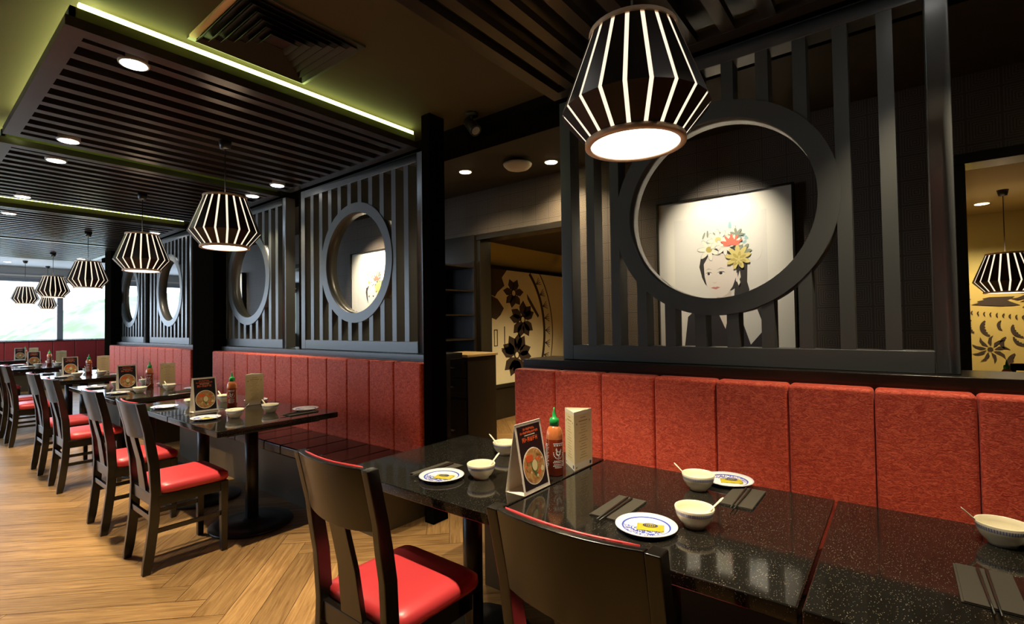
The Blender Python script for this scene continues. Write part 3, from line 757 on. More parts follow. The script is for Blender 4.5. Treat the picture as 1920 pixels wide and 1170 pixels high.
    P([(.128, .59), (.138, .56), (.128, .53), (.118, .56)], 'white')
    p.build('print', t)
    return t
portrait(1.065, 'framed portrait of a woman in flower headdress, seen whole through the large round opening')
portrait(5.47, 'brightly lit framed flower portrait behind the screen left of the passage', 1.12)
portrait(9.85, 'framed portrait seen edge on, behind the second screen left of the passage', 1.12)

# ------------------------------------------------------------------ pendants
def pendant(loc, drop, label, R=.2275, zc=None):
    """loc = centre of the bottom disc"""
    t = thing('pendant_lamp', loc, label, 'pendant lamp', 'black and cream striped pendant lamps')
    k = R / .2275; rt, rm, rb = .135 * k, .2275 * k, .150 * k; h, hm = .362 * k, .106 * k; n = 20
    top = MB(); top.lathe([(rt - .012, h - .012), (rt + .003, h - .012), (rt + .003, h + .004), (rt - .012, h + .004), (rt - .012, h - .012)], M['tan'], 40).build('top_rim', t)
    MB().lathe([(rb - .012, .0), (rb + .006, .0), (rb + .006, .016), (rb - .012, .016), (rb - .012, 0)], M['tan'], 40).build('bottom_rim', t)
    MB().disc((0, 0, .004), rb - .010, M['disc'], 40, False).build('diffuser', t)
    li = MB()
    def P(i, r, z, off=0): a = 2 * PI * (i + off) / n; return (r * math.cos(a), r * math.sin(a), z)
    e = .004
    for i in range(n):
        for s0, s1 in (((rb - e, .012), (rm - e, hm)), ((rm - e, hm), (rt - e, h - .008))):
            li.add([P(i, s0[0], s0[1], -.5), P(i, s0[0], s0[1], .5), P(i, s1[0], s1[1], .5), P(i, s1[0], s1[1], -.5)], [(0, 1, 2, 3)], M['glow'])
    li.build('lit_liner', t)
    pl = MB()
    for i in range(n):
        m = M['shade'] if i % 3 else M['shadered']
        for j, (s0, s1) in enumerate((((rb + .001, .014), (rm + .001, hm)), ((rm + .001, hm), (rt + .001, h - .01)))):
            def hw(r): return .5 - (.0062 * k / r) / (2 * PI / n)
            a0_, a1_ = hw(s0[0]), hw(s1[0])
            q = [P(i + .5, s0[0], s0[1], -a0_), P(i + .5, s0[0], s0[1], a0_), P(i + .5, s1[0], s1[1], a1_), P(i + .5, s1[0], s1[1], -a1_)]
            q2 = [(x * .992, y * .992, z) for x, y, z in q]
            pl.add(q + q2, [(0, 1, 2, 3), (7, 6, 5, 4), (0, 4, 5, 1), (1, 5, 6, 2), (2, 6, 7, 3), (3, 7, 4, 0)], m)
    pl.build('striped_shade', t)
    MB().tube([(0, 0, h * .8), (0, 0, drop - .03)], .0035, M['blackmetal'], 8).build('cord', t)
    MB().lathe([(0, drop), (.042, drop), (.036, drop - .03), (.030, drop - .055), (0, drop - .055)], M['blackmetal'], 20).build('canopy', t)
    return t
ZP = 1.918
pd = pendant((1.459, .643, ZP), SL0 - ZP, 'largest striped pendant lamp, hanging in front of the big round screen')
def pend(x, y, label, R=None, z=ZP, top=SL0):
    if R is None and top == SL0 and z == ZP: return dup(pd, (x, y, z), label)
    return pendant((x, y, z), top - z, label, R or .2275)
pend(1.459, 3.71, 'second largest striped pendant lamp, left of the passage')
pend(1.52, 5.77, 'third striped pendant lamp from the camera, in front of the far screens')
pend(1.66, 8.60, 'fourth striped pendant lamp, against the black post at the windows')
pend(1.73, 11.35, 'fifth striped pendant lamp, overlapping the mullion of the window')
pend(1.77, 14.45, 'leftmost small striped pendant lamp, hung from a black ceiling cup', None, ZP, CEIL)
pend(3.67 - 1.42, 15.35, 'smallest striped lamp, standing in for a pendant reflected in the window by the mullion', .18, 1.84, CEIL)  # a pendant's mirror image in the window glass, built as a solid lamp
pend(6.3, -.78, 'striped pendant lamp at the right edge before the gold mural', None, 1.575, 2.52)

# ------------------------------------------------------------------ chairs
def make_chair(loc, label):
    t = thing('dining_chair', loc, label, 'chair', 'black wooden dining chairs with red seats')
    m = M['chairwood']
    def cx(z):  # rear post centre line in x
        pts = [(0, -.205), (.12, -.188), (.28, -.170), (.44, -.163), (.60, -.172), (.78, -.200), (.95, -.238)]
        for (z0, a), (z1, b_) in zip(pts, pts[1:]):
            if z <= z1: return a + (b_ - a) * (z - z0) / (z1 - z0)
        return pts[-1][1]
    zs = [0, .06, .12, .20, .28, .36, .44, .52, .60, .69, .78, .87, .948]
    for s in (-1, 1):
        MB().bar([(cx(z), s * (.172 + .016 * z), z) for z in zs], [.019 if z < .05 else (.024 if z < .7 else .021) for z in zs], .0155, m).build('rear_leg', t, bevel=.003)
    for s in (-1, 1):
        MB().bar([(.188, s * .185, 0), (.188, s * .185, .425)], [.0165, .021], [.0165, .021], m).build('front_leg', t, bevel=.003)
    # seat rails
    r = MB(); r.box(-.155, .17, -.197, -.172, .365, .428, m).box(-.155, .17, .172, .197, .365, .428, m).box(.165, .195, -.18, .18, .365, .428, m).box(-.178, -.150, -.18, .18, .365, .435, m); r.build('seat_rail', t, bevel=.003)
    for s in (-1, 1):
        MB().bar([(-.17, s * .180, .225), (.19, s * .183, .225)], 0, 0, m) if False else None
        MB().box(-.172, .188, s * .181 - .008, s * .181 + .008, .215, .240, m).build('side_stretcher', t, bevel=.002)
    MB().box(-.186, -.168, -.172, .172, .285, .318, m).build('rear_stretcher', t, bevel=.002)
    # curved crest rail
    n = 10; z0, z1 = .745, .950; th = .016
    def pl(y, z, off): return (cx(z) - .030 * (1 - (y / .19) ** 2) + off, y, z)
    vs = []; fs = []
    ZZ = [z0, .80, .87, z1]; Yh = .172
    for off in (-th * .9, th * .4):
        for z in ZZ:
            for i in range(n + 1): y = -Yh + 2 * Yh * i / n; vs.append(pl(y, z - (.012 * (abs(y) / Yh) ** 2 * -1 if z == z0 else 0), off))
    w1 = n + 1; lay = len(ZZ) * w1
    for k in range(2):
        for j in range(len(ZZ) - 1):
            for i in range(n): a = k * lay + j * w1 + i; fs.append((a, a + 1, a + w1 + 1, a + w1))
    for i in range(n):
        fs.append((i, i + 1, lay + i + 1, lay + i)); b_ = (len(ZZ) - 1) * w1; fs.append((b_ + i, b_ + i + 1, lay + b_ + i + 1, lay + b_ + i))
    for j in range(len(ZZ) - 1):
        for i in (0, n): a = j * w1 + i; fs.append((a, a + w1, lay + a + w1, lay + a))
    MB().add(vs, fs, m, True).build('crest_rail', t, bevel=.003)
    # red pad on the front of the crest rail
    vs = []; fs = []; Yh = .158; ZZ = [.765, .79, .86, .925, .952]; bul = [.0, .018, .024, .020, .004]
    for k in range(2):
        for z, bb in zip(ZZ, bul):
            for i in range(n + 1):
                y = -Yh + 2 * Yh * i / n; e = 1 - (abs(y) / Yh) ** 8
                vs.append(pl(y, z, th * .42 + (bb * e if k else -.002)))
    lay = len(ZZ) * w1; 
    for k in range(2):
        for j in range(len(ZZ) - 1):
            for i in range(n): a = k * lay + j * w1 + i; fs.append((a, a + 1, a + w1 + 1, a + w1))
    for i in range(n):
        fs.append((i, i + 1, lay + i + 1, lay + i)); b_ = (len(ZZ) - 1) * w1; fs.append((b_ + i, b_ + i + 1, lay + b_ + i + 1, lay + b_ + i))
    for j in range(len(ZZ) - 1):
        for i in (0, n): a = j * w1 + i; fs.append((a, a + w1, lay + a + w1, lay + a))
    MB().add(vs, fs, M['redleather'], True).build('back_pad', t)
    # central splat, slightly tapered
    zz = [.432, .50, .60, .70, .775]
    MB().bar([(cx(z) - .004 - .022 * max(0, (z - .43) / .345), 0, z) for z in zz], .009, [.058, .054, .048, .045, .045], m).build('splat', t, bevel=.002)
    # cushion
    n2 = 14; vs = []; fs = []
    X0_, X1_, Yw = -.150, .218, .205
    def prof(u): return (1 - abs(2 * u - 1) ** 6) ** .5
    rows = []
    for k, (zz_, ins) in enumerate([(.430, 0.0), (.445, -.006), (.468, -.004), (.482, .012), (.489, .045), (.491, .10)]):
        hx = (X1_ - X0_) / 2 - ins; hyv = Yw - ins; c = (X0_ + X1_) / 2
        ring = []
        for j in range(40):
            a = 2 * PI * j / 40; ca, sa = math.cos(a), math.sin(a); e = .22
            ring.append((c + hx * math.copysign(abs(ca) ** e, ca), (hyv - .012 * (1 - (c + hx * ca - X0_) / (X1_ - X0_))) * math.copysign(abs(sa) ** e, sa), zz_))
        rows.append(ring)
    for ring in rows: vs += ring
    for k in range(len(rows) - 1):
        for j in range(40): fs.append((k * 40 + j, k * 40 + (j + 1) % 40, (k + 1) * 40 + (j + 1) % 40, (k + 1) * 40 + j))
    k = len(rows) - 1; fs.append(tuple(k * 40 + j for j in range(40))); fs.append(tuple(39 - j for j in range(40)))
    MB().add(vs, fs, M['redleather'], True).build('seat_cushion', t)
    return t
CX = 1.095
chairs = [(1.39, 'near chair whose back and bright red seat are both fully seen in the foreground'),
          (.54, 'nearest chair, only its curved dark back rising at the bottom edge'),
          (3.47, 'chair with glossy red seat at the near end of the second row of tables'),
          (4.33, 'chair directly behind the one at the near end of the second table row'),
          (5.69, 'third chair back along the left row, pushed to the third table pair'),
          (6.53, 'fourth chair back along the left row, beside the third table pair'),
          (8.32, 'fifth chair back along the left row, small and dark by the fourth table pair'),
          (9.12, 'sixth chair back along the left row, overlapping the fifth'),
          (11.2, 'seventh chair back along the left row, cut by the left edge'),
          (12.0, 'eighth and farthest chair along the left row, at the left edge')]
ch0 = make_chair((CX, chairs[0][0], 0), chairs[0][1])
for y, lab in chairs[1:]: dup(ch0, (CX, y, 0), lab)

# ------------------------------------------------------------------ tables
TX0, TX1 = 1.195, 1.985
def make_table(y0, y1, label, ped=None):
    yc = (y0 + y1) / 2; xc = (TX0 + TX1) / 2; hx = (TX1 - TX0) / 2; hy = (y1 - y0) / 2 - .002
    t = thing('dining_table', (xc, yc, 0), label, 'table', 'black granite topped pedestal tables')
    MB().box(-hx, hx, -hy, hy, .712, .750, M['granite']).build('tabletop', t, bevel=.004)
    MB().box(-hx + .09, hx - .09, -hy + .09, hy - .09, .690, .7115, M['blackmetal']).build('support_plate', t)
    po_ = -.018
    MB().tube([(po_, 0, .02), (po_, 0, .70)], .042, M['blackmetal'], 24).build('pedestal', t)
    MB().lathe([(0, 0), (.26, 0), (.265, .010), (.258, .017), (.20, .022), (.06, .028), (.045, .045), (0, .045)], M['blackmetal'], 48, (po_, 0, 0)).build('base_plate', t)
    return t
tabs = {}
TL = [('T2', -1.52, -.68, None), ('T1', -.675, .178, 'nearest table, running out of the picture at the lower right'),
      ('T0', .182, 1.042, 'near table between the round screen and the nearest chair, with strong reflections'),
      ('TA', 1.048, 1.895, 'near table whose left end stands free before the passage'),
      ('B0', 3.15, 3.975, 'near table of the second pair, its corner and round pedestal base in full view'),
      ('B1', 3.985, 4.835, 'far table of the second pair, joined behind the one with the visible pedestal'),
      ('C0', 5.27, 6.12, 'near table of the third pair, before the far velvet banquette'),
      ('C1', 6.13, 6.98, 'far table of the third pair, before the far velvet banquette'),
      ('D0', 7.90, 8.75, 'near table of the fourth pair along the row'),
      ('D1', 8.76, 9.60, 'far table of the fourth pair along the row'),
      ('E0', 10.8, 11.65, 'near table of the fifth pair, beside the black post by the windows'),
      ('E1', 11.66, 12.5, 'far table of the fifth pair, short of the window bench'),
      ('F0', 14.1, 14.9, 'farthest table, in front of the window bench')]
for k, a, b_, lab in TL:
    if lab is None: continue
    tabs[k] = make_table(a, b_, lab)

# ------------------------------------------------------------------ tableware builders (origins at underside)
TZ = .7503
def make_plate(loc, label):
    o = MB().lathe([(0, .003), (.050, .003), (.052, 0), (.056, 0), (.060, .003), (.088, .013), (.0895, .0145), (.088, .016), (.062, .0075), (.055, .0065), (0, .0065)], M['plate'], 48).build('plate')
    o.location = loc; return tag(o, label, 'plate', 'blue patterned plates')
def make_bowl(loc, label):
    o = MB().lathe([(0, .006), (.024, .006), (.026, 0), (.030, 0), (.031, .006), (.042, .016), (.0505, .030), (.0545, .044), (.0565, .056), (.0555, .058), (.0535, .056), (.051, .044), (.046, .030), (.036, .016), (.024, .011), (0, .010)], M['bowl'], 48).build('bowl')
    o.location = loc; return tag(o, label, 'bowl', 'cream rice bowls with banded rims')
def make_spoon(loc, label, rz=0):
    """chinese spoon resting in a bowl: handle rises towards +X"""
    mb = MB(); n = 20
    path = [(-.030, .0150, .010), (-.022, .0125, .016), (-.005, .0120, .018), (.012, .0150, .014), (.026, .026, .008), (.045, .045, .0062), (.062, .061, .0058), (.078, .077, .0068), (.084, .082, .003)]
    vs = []
    for i, (x, z, hw) in enumerate(path):
        d = .004
        if i < 4: sec = [(-hw, .007), (-hw * .6, .001), (0, -.001), (hw * .6, .001), (hw, .007), (hw * .55, .0035), (0, .0018), (-hw * .55, .0035)]
        else: sec = [(-hw, .002), (-hw * .6, -.001), (0, -.002), (hw * .6, -.001), (hw, .002), (hw * .55, .0025), (0, .0022), (-hw * .55, .0025)]
        vs += [(x, y, z + q) for y, q in sec]
    fs = [(i * 8 + j, i * 8 + (j + 1) % 8, (i + 1) * 8 + (j + 1) % 8, (i + 1) * 8 + j) for i in range(len(path) - 1) for j in range(8)]
    fs += [tuple(range(8)), tuple(len(vs) - 8 + j for j in range(8))]
    o = mb.add(vs, fs, M['porcelain'], True).build('spoon'); o.location = loc; o.rotation_euler = (0, 0, rz)
    return tag(o, label, 'spoon', 'cream ceramic soup spoons')
def make_napkin(loc, label, rz=0, sx=.105, sy=.052):
    mb = MB(); mb.box(-sx, sx, -sy, sy, 0, .003, M['napkin']); mb.box(-sx, sx - .004, -sy, sy * .92, .0032, .006, M['napkin'])
    o = mb.build('napkin', bevel=.001); o.location = loc; o.rotation_euler = (0, 0, rz)
    return tag(o, label, 'napkin', 'folded dark paper napkins')
def make_chopstick(loc, label, rz=0):
    o = MB().tube([(-.115, 0, .0032), (-.05, 0, .0034), (.115, 0, .0036)], [.0018, .0026, .0036], M['chop'], 8).build('chopstick'); o.location = loc; o.rotation_euler = (0, 0, rz)
    return tag(o, label, 'chopstick', 'black chopsticks')
def make_sachet(loc, label, rz=0):
    t = thing('yellow_sachet', loc, label, 'sachet', 'yellow sachets on the plates', rz)
    mb = MB(); vs = []; fs = []; nx, ny = 10, 6
    for k in (0, 1):
        for j in range(ny + 1):
            for i in range(nx + 1):
                u, v = i / nx, j / ny; z = .0012 + (.005 * (4 * u * (1 - u) * 4 * v * (1 - v)) ** .4 + .0006 * math.sin(i * 2.1 + j)) * (1 if k else 0)
                vs.append(((v - .5) * .050, (u - .5) * .076, z))
    w1 = nx + 1; lay = w1 * (ny + 1)
    for k in (0, 1):
        for j in range(ny):
            for i in range(nx): a = k * lay + j * w1 + i; fs.append((a, a + 1, a + w1 + 1, a + w1))
    for i in range(nx): fs.append((i, i + 1, lay + i + 1, lay + i)); b_ = ny * w1; fs.append((b_ + i, b_ + i + 1, lay + b_ + i + 1, lay + b_ + i))
    for j in range(ny):
        for i in (0, nx): a = j * w1 + i; fs.append((a, a + w1, lay + a + w1, lay + a))
    mb.add(vs, fs, M['sachet'], True).build('packet', t)
    p = MB(); z = .0076
    ov = [(.013 * math.sin(2 * PI * i / 24), .021 * math.cos(2 * PI * i / 24)) for i in range(24)]
    for i in range(24):
        a, b_ = ov[i], ov[(i + 1) % 24]; p.prism([a, b_, (b_[0] * .88, b_[1] * .88), (a[0] * .88, a[1] * .88)], lambda u, v, w_: (u, v, w_), z - .0009, z, M['navy'])
    for k in range(6): y = .0145 - k * .0056; p.prism([(-.004, y), (-.004, y - .0034), (.004, y - .0034), (.004, y)], lambda u, v, w_: (u, v, w_), z - .0009, z, M['navy'])
    p.build('printed_badge', t)
    return t
def make_tent(loc, label, rz=0):
    """A-frame card: long side along +X, face turned to -Y; footprint .16 x .088"""
    t = thing('menu_tent_card', loc, label, 'menu card', 'folded menu tent cards', rz)
    L_, D, H = .080, .044, .245
    th = .0016
    mb = MB()
    for sgn in (-1, 1):
        P = [(-L_, sgn * D, 0), (L_, sgn * D, 0), (L_, 0, H), (-L_, 0, H)]
        Q = [(x, y - sgn * th * 1.2, z) for x, y, z in P]
        mb.add(P + Q, [(0, 1, 2, 3), (7, 6, 5, 4), (0, 4, 5, 1), (1, 5, 6, 2), (2, 6, 7, 3), (3, 7, 4, 0)], M['cardwhite'])
    mb.box(-L_, L_, -D, D, 0, .0012, M['cardwhite']); mb.build('card', t)
    ln = math.hypot(D, H)
    def F(u, v, w_):   # u along x, v 0..1 up the near face, w outwards
        return (u, -D + D * v - w_ * H / ln, H * v + w_ * -D / ln * -1 * -1)
    pr = MB()
    def q(u0, u1, v0, v1, m, w_=.0006): pr.prism([(u0, v0), (u1, v0), (u1, v1), (u0, v1)], F, 0, w_, M[m])
    q(-L_ * .88, L_ * .88, .055, .955, 'cardblack')
    def ell(cx, cy, r, m, w_, n=32, sy=1.0): pr.prism([(cx + r * math.cos(2 * PI * i / n), cy + r * sy / ln * math.sin(2 * PI * i / n)) for i in range(n)], F, 0, w_, M[m])
    ell(0, .36, .066, 'cardwhite', .0010); ell(0, .36, .062, 'soup', .0013)
    rr = random.Random(5)
    for k in range(34):
        a = rr.random() * 2 * PI; r = .015 + .040 * math.sqrt(rr.random())
        ell(r * math.cos(a), .36 + r / ln * math.sin(a), .004 + .007 * rr.random(), rr.choice(['noodle', 'orange', 'greenprint', 'soup', 'orange', 'noodle']) if k % 2 else 'soup', .0015 + .00003 * k, 9)
    for k in range(8): ell(-.036 + .008 * (k % 4), .47 + .03 * (k // 4), .009, 'orange', .0026 + .00003 * k, 9)
    ell(.002, .36, .019, 'greenprint', .0029, 14, 1.2); ell(.002, .37, .016, 'noodle', .0031, 14, 1.25)
    # three lines of orange lettering and one bold line
    for row, (v0, v1, n_, u0, u1) in enumerate([(.885, .92, 8, -.035, .035), (.835, .868, 13, -.055, .055), (.72, .785, 6, -.048, .048)]):
        for k in range(n_):
            a = u0 + (u1 - u0) * k / n_; b_ = a + (u1 - u0) / n_ * .72; m_ = 'orange'
            tv = (v1 - v0) * .22; tu = (b_ - a) * .26
            q(a, a + tu, v0, v1, m_, .0009)
            if k % 3 != 1: q(b_ - tu, b_, v0, v1, m_, .0009)
            if k % 2 == 0: q(a, b_, v1 - tv, v1, m_, .0010)
            q(a, b_, (v0 + v1) / 2 - tv / 2, (v0 + v1) / 2 + tv / 2, m_, .0010)
            if k % 4 == 3: q(a, b_, v0, v0 + tv, m_, .0010)
    q(-.032, .032, .806, .818, 'cardwhite', .0009)
    pr.build('printed_face', t)
    return t
def make_bottle(loc, label, rz=0):
    t = thing('chilli_sauce_bottle', loc, label, 'sauce bottle', 'green capped chilli sauce bottles', rz)
    R = .0345
    MB().lathe([(0, 0), (R - .004, 0), (R, .005), (R, .14), (R * 1.0, .145)], M['sauce'], 32).lathe([(R, .145), (R * .99, .158), (R * .90, .176), (R * .70, .190), (.016, .197), (.013, .201), (.013, .205), (0, .205)], M['saucelight'], 32).build('bottle_body', t)
    MB().lathe([(.0175, .198), (.0195, .199), (.0195, .220), (.0165, .226), (.008, .231), (.0068, .245), (.0035, .256), (.0028, .268), (0, .268)], M['greencap'], 24).build('cap', t)
    lb = MB()
    def C(u, v, w_): a = u / R; return ((R + w_) * math.sin(a), -(R + w_) * math.cos(a), v)
    def q(u0, u1, v0, v1, n=4):
        for k in range(n):
            a, b_ = u0 + (u1 - u0) * k / n, u0 + (u1 - u0) * (k + 1) / n
            lb.prism([(a, v0), (b_, v0), (b_, v1), (a, v1)], C, .0002, .0006, M['label'])
    for ph in (0, ):
        # rooster-like emblem in a ring of marks
        body = [(-.010, .085), (-.002, .082), (.006, .085), (.010, .094), (.013, .104), (.009, .110), (.006, .102), (.000, .098), (-.005, .102), (-.007, .110), (-.010, .114), (-.012, .108), (-.014, .106), (-.011, .103), (-.012, .094)]
        lb.prism(body, C, .0002, .0006, M['label'])
        for k in range(3): u = -.003 + k * .003; lb.prism([(u, .082), (u + .001, .082), (u + .0014, .074), (u + .0002, .074)], C, .0002, .0006, M['label'])
        for k in range(22):
            a = PI * (1.0 + 1.0 * k / 21) if k < 11 else PI * (1.5 + .5 * (k - 11) / 10) - .0
            a = PI + PI * k / 21; u, v = .021 * math.cos(a), .094 + .024 * math.sin(a)
            if k % 2 == 0: lb.prism([(u - .0016, v - .002), (u + .0016, v - .002), (u + .0016, v + .002), (u - .0016, v + .002)], C, .0002, .0006, M['label'])
        q(-.022, .022, .128, .1315)
        for k in range(4): q(-.020 + k * .0105, -.020 + k * .0105 + .007, .120, .1255, 1)
        for r_, (v, w_) in enumerate([(.060, .019), (.054, .023), (.046, .020), (.040, .023), (.034, .016)]):
            for k in range(7): u = -w_ + 2 * w_ * k / 7; q(u, u + w_ * .2, v, v + .0030, 1)
    # back panels of small print left and right
    for c in (-.056, .056):
        for r_ in range(15):
            v = .034 + r_ * .0065; q(c - .018, c + .014 * (.6 + .4 * ((r_ * 7) % 5) / 4), v, v + .0018, 3)
    lb.build('printed_label', t)
    return t
def make_trifold(loc, label, rz=0):
    """three-sided standing drinks card; front edge at local origin corner"""
    t = thing('drinks_card_stand', loc, label, 'drinks card', 'three sided cream drinks cards', rz)
    H = .240; A = (0, 0); B = (.140, -.004); Cc = (.088, .098)
    P = [A, B, Cc]; th = .0016
    mb = MB(); n_in = []
    cxm = sum(p[0] for p in P) / 3; cym = sum(p[1] for p in P) / 3
    I = [(p[0] + (cxm - p[0]) * .05, p[1] + (cym - p[1]) * .05) for p in P]
    for i in range(3):
        a, b_, c, d = P[i], P[(i + 1) % 3], I[(i + 1) % 3], I[i]
        mb.prism([a, b_, c, d], fXY, 0, H, M['creamside'])
    mb.prism(I, fXY, H - .012, H - .010, M['creamside'])
    mb.build('card', t)
    pr = MB()
    def face(a, b_):
        d = Vector((b_[0] - a[0], b_[1] - a[1])); L_ = d.length; d.normalize(); nrm = Vector((d.y, -d.x))
        if nrm.dot(Vector((a[0] - cxm, a[1] - cym))) < 0: nrm = -nrm
        F = lambda u, v, w_: (a[0] + d.x * u * L_ + nrm.x * w_, a[1] + d.y * u * L_ + nrm.y * w_, v * H)
        def q(u0, u1, v0, v1, m, w_=.0008): pr.prism([(u0, v0), (u1, v0), (u1, v1), (u0, v1)], F, .0001, w_, M[m])
        q(.04, .96, .12, .94, 'cream', .0004)
        rr = random.Random(9)
        q(.36, .64, .875, .888, 'ink'); q(.26, .74, .815, .832, 'ink'); q(.12, .17, .77, .80, 'ink'); q(.83, .88, .79, .82, 'ink')
        v = .76
        for k in range(13):
            w_ = .10 + .16 * rr.random(); q(.5 - w_, .5 + w_, v, v + .008, 'ink'); v -= .046 if k % 3 else .052
        q(.84, .93, .03, .085, 'navy'); q(.07, .14, .035, .06, 'ink')
    face(A, B); face(Cc, A); face(B, Cc)
    pr.build('printed_faces', t)
    return t

# ---- place tableware
first = {}
def put(kind, fn, loc, label, rz=0):
    loc = (loc[0], loc[1], loc[2] if len(loc) > 2 else TZ)
    if kind not in first:
        o = fn(loc, label) if kind in ('plate', 'bowl') else fn(loc, label, rz)
        first[kind] = o; return o
    o = dup(first[kind], loc, label); o.rotation_euler = (0, 0, rz); return o
def setting(px, py, bx, by, where, spoon_a, sach=True, far=False, prz=0):
    if px is not None: put('plate', make_plate, (px, py), 'blue rimmed plate ' + where, prz)
    if sach and px is not None:
        s = put('sachet', make_sachet, (px + .002, py - .012, TZ + .0066), 'yellow sachet on the plate ' + where, .35)
    b = put('bowl', make_bowl, (bx, by), 'blue banded cream bowl ' + where)
    if spoon_a is not None: put('spoon', make_spoon, (bx, by, TZ + .0015), 'spoon in bowl ' + where, spoon_a)
def nap(x, y, where, rz=0, chop=True, cr=None):
    put('napkin', make_napkin, (x, y), 'folded dark napkin ' + where, rz)
    if chop:
        cr = rz if cr is None else cr
        d = Vector((-math.sin(cr), math.cos(cr))) * .0065
        put('chopstick', make_chopstick, (x + d.x - .03, y + d.y, TZ + .0062), 'upper chopstick on napkin ' + where, cr + .02)
        put('chopstick', make_chopstick, (x - d.x - .03, y - d.y, TZ + .0062), 'lower chopstick on napkin ' + where, cr)
# near group
setting(1.363, 1.440, 1.462, 1.318, 'on the free-standing left end of the near table', -.35)
setting(None, None, 1.790, 1.462, 'at the bench side behind the nearest menu card', 1.75)
setting(1.383, .598, 1.490, .492, 'before the nearest chair back', -1.0)
setting(2.0 - .04, .52, 1.822, .585, 'at the bench side near the middle of the near table', 1.75, prz=PI)
setting(1.85 + .06, -.285, 1.855, -.235 + .03, 'at the right edge of the picture', 1.75, sach=False, prz=PI)
nap(1.43, 1.535, 'on the left end of the near table', 0)
nap(1.485, .735, 'left of the plate before the nearest chair', 0)
nap(1.82, .435, 'right of the bench side bowl in the middle', 0.0)
nap(1.53, -.142, 'lower right corner, nearest of the napkins', 0.0)
# centrepieces
def centre(sy, where, near=False, dx=0, cup=False, full=True):
    put('tent', make_tent, (1.470 + dx, sy + .050), 'black and orange food menu tent card ' + where, 0)
    put('bottle', make_bottle, (1.668 + dx, sy + .062), 'chilli sauce bottle with green cap ' + where, -.5)
    put('card', make_trifold, (1.745 + dx, sy + .016), 'cream three sided drinks card ' + where, 0)
centre(1.042, 'at the nearest table joint')
G = [(3.98, 'second', .0), (6.125, 'third', .03), (8.755, 'fourth', .05), (11.655, 'fifth', .08)]
for sy, w_, dx in G:
    centre(sy, 'on the %s table pair' % w_, dx=dx - (.03 if w_ == 'second' else 0))
    d = dx
    setting(1.315 + d, sy - .33, 1.455 + d, sy - .435, 'aisle side of the near %s table' % w_, -.4, sach=w_ in ('second', 'third'))
    setting(1.89 + d * .3, sy - .56, 1.70 + d, sy - .42, 'bench side of the near %s table' % w_, 1.8, sach=False)
    setting(1.315 + d, sy + .46, 1.47 + d, sy + .36, 'aisle side of the far %s table' % w_, -.4, sach=False)
    setting(1.88 + d * .3, sy + .20, 1.72 + d, sy + .40, 'bench side of the far %s table' % w_, 1.8, sach=False)
    nap(1.80, sy - .66 if w_ == 'second' else sy - .67, 'bench side of the %s table pair' % w_, 0)
put('tent', make_tent, (1.70, 14.45), 'black and orange food menu tent card on the farthest table', 0)
put('card', make_trifold, (1.84, 14.45), 'cream three sided drinks card on the farthest table', 0)
put('bottle', make_bottle, (1.80, 14.62), 'chilli sauce bottle with green cap on the farthest table', .55)

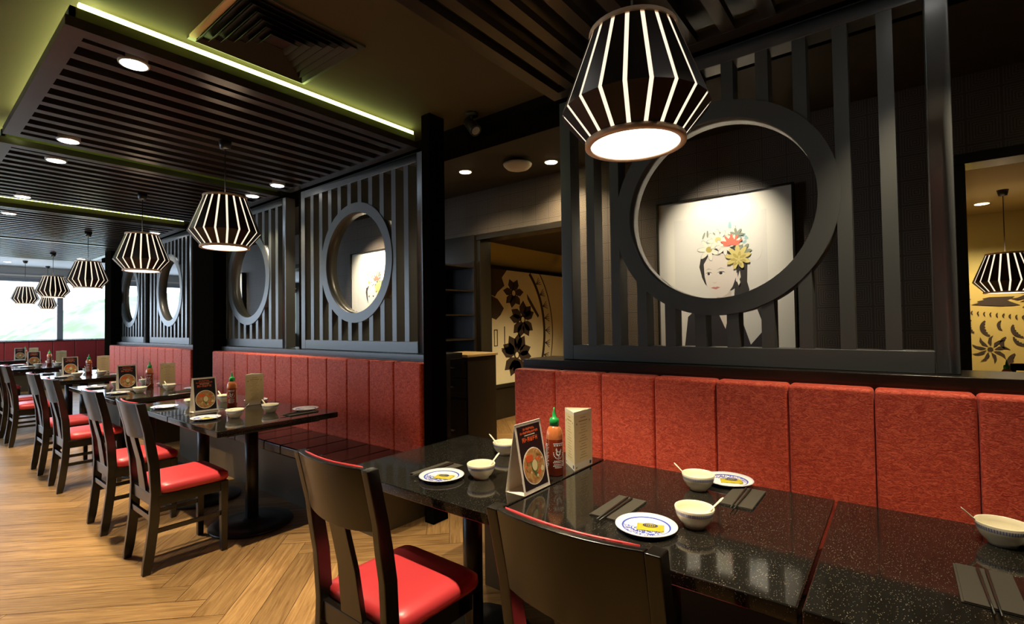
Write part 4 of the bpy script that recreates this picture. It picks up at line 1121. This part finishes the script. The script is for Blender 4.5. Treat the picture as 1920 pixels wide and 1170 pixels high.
# ------------------------------------------------------------------ passage furniture
def passage():
    t = thing('service_cabinet', (3.44, 3.27, 0), 'dark wooden service cabinet with worn lighter top, in the passage', 'cabinet')
    m = M['cabinet']
    MB().box(-.20, .20, -.20, .20, .06, 1.06, m).build('body', t, bevel=.004)
    MB().box(-.215, .215, -.215, .215, 1.06, 1.085, M['cabtop']).build('top', t, bevel=.004)
    for q, (z0, z1) in enumerate(((.88, 1.03), (.70, .86), (.10, .67))):
        # fronts on the -X side and -Y side
        n_ = 'drawer' if q < 2 else 'door'
        d = MB().box(-.215, -.202, -.185, .185, z0, z1, m).build(n_, t, bevel=.003)
        MB().box(-.238, -.228, -.05, .05, (z0 + z1) / 2, (z0 + z1) / 2 + .012, M['chrome']).box(-.229, -.214, -.05, -.042, (z0 + z1) / 2, (z0 + z1) / 2 + .012, M['chrome']).box(-.229, -.214, .042, .05, (z0 + z1) / 2, (z0 + z1) / 2 + .012, M['chrome']).build('handle', d)
    for a in (-.19, .15):
        for b_ in (-.19, .15): MB().box(a, a + .04, b_, b_ + .04, 0, .06, m).build('foot', t)
    t = thing('open_rack', (3.72, 3.93, 0), 'tall dark open shelf rack standing behind the service cabinet', 'shelf')
    for a in (-.26, .23):
        for b_ in (-.30, .27): MB().box(a, a + .03, b_, b_ + .03, 0, 2.05, M['cabinet']).build('post', t)
    for k in range(8): MB().box(-.255, .255, -.295, .295, .15 + k * .26, .165 + k * .26, M['cabinet']).build('shelf', t)
    MB().box(.24, .255, -.295, .295, .02, 2.04, M['cabinet']).build('back_panel', t)
    MB().box(-.255, .255, .28, .295, .02, 2.04, M['cabinet']).build('side_panel', t)
    # cupboard block hiding the passage's left side
    # chair in the side room
    for i, (x, y, rz, lab) in enumerate([(5.75, 2.75, 2.9, 'dark ladder back chair in the side room beneath the cream mural'), (6.2, -.95, 1.6, 'dark square backed chair in the side room before the gold mural')]):
        t = thing('side_chair', (x, y, 0), lab, 'chair', 'dark chairs in the side rooms', rz)
        mm = M['blackwood']
        for sx in (-.2, .2): MB().bar([(sx, .21, 0), (sx, .20, .45), (sx, .25, .96)], .018, .016, mm).build('rear_leg', t)
        for sx in (-.2, .2): MB().box(sx - .018, sx + .018, -.21, -.175, 0, .43, mm).build('front_leg', t)
        MB().box(-.22, .22, -.22, .22, .43, .48, M['seatblack']).build('seat', t, bevel=.01)
        b = MB(); b.box(-.2, .2, .232, .25, .90, .96, mm).box(-.2, .2, .222, .24, .70, .735, mm)
        for sx in (-.07, .07): b.box(sx - .012, sx + .012, .228, .245, .735, .90, mm)
        b.build('back_frame', t)
    t = thing('side_table', (5.55, -.95, 0), 'dark table in the side room at the right edge', 'table')
    MB().box(-.35, .35, -.45, .45, .71, .75, M['granite']).build('tabletop', t, bevel=.003)
    MB().tube([(0, 0, .02), (0, 0, .71)], .04, M['blackmetal'], 16).build('pedestal', t)
    MB().lathe([(0, 0), (.26, 0), (.26, .014), (.05, .03), (0, .03)], M['blackmetal'], 32).build('base_plate', t)
    put('bottle', make_bottle, (5.45, -.66, .7505), 'chilli sauce bottle on the side room table before the gold mural', .55)
passage()

for o in bpy.data.objects:
    if o.parent is None and 'label' in o and not 4 <= len(o['label'].split()) <= 16: print('LABEL', o.name, o['label'])
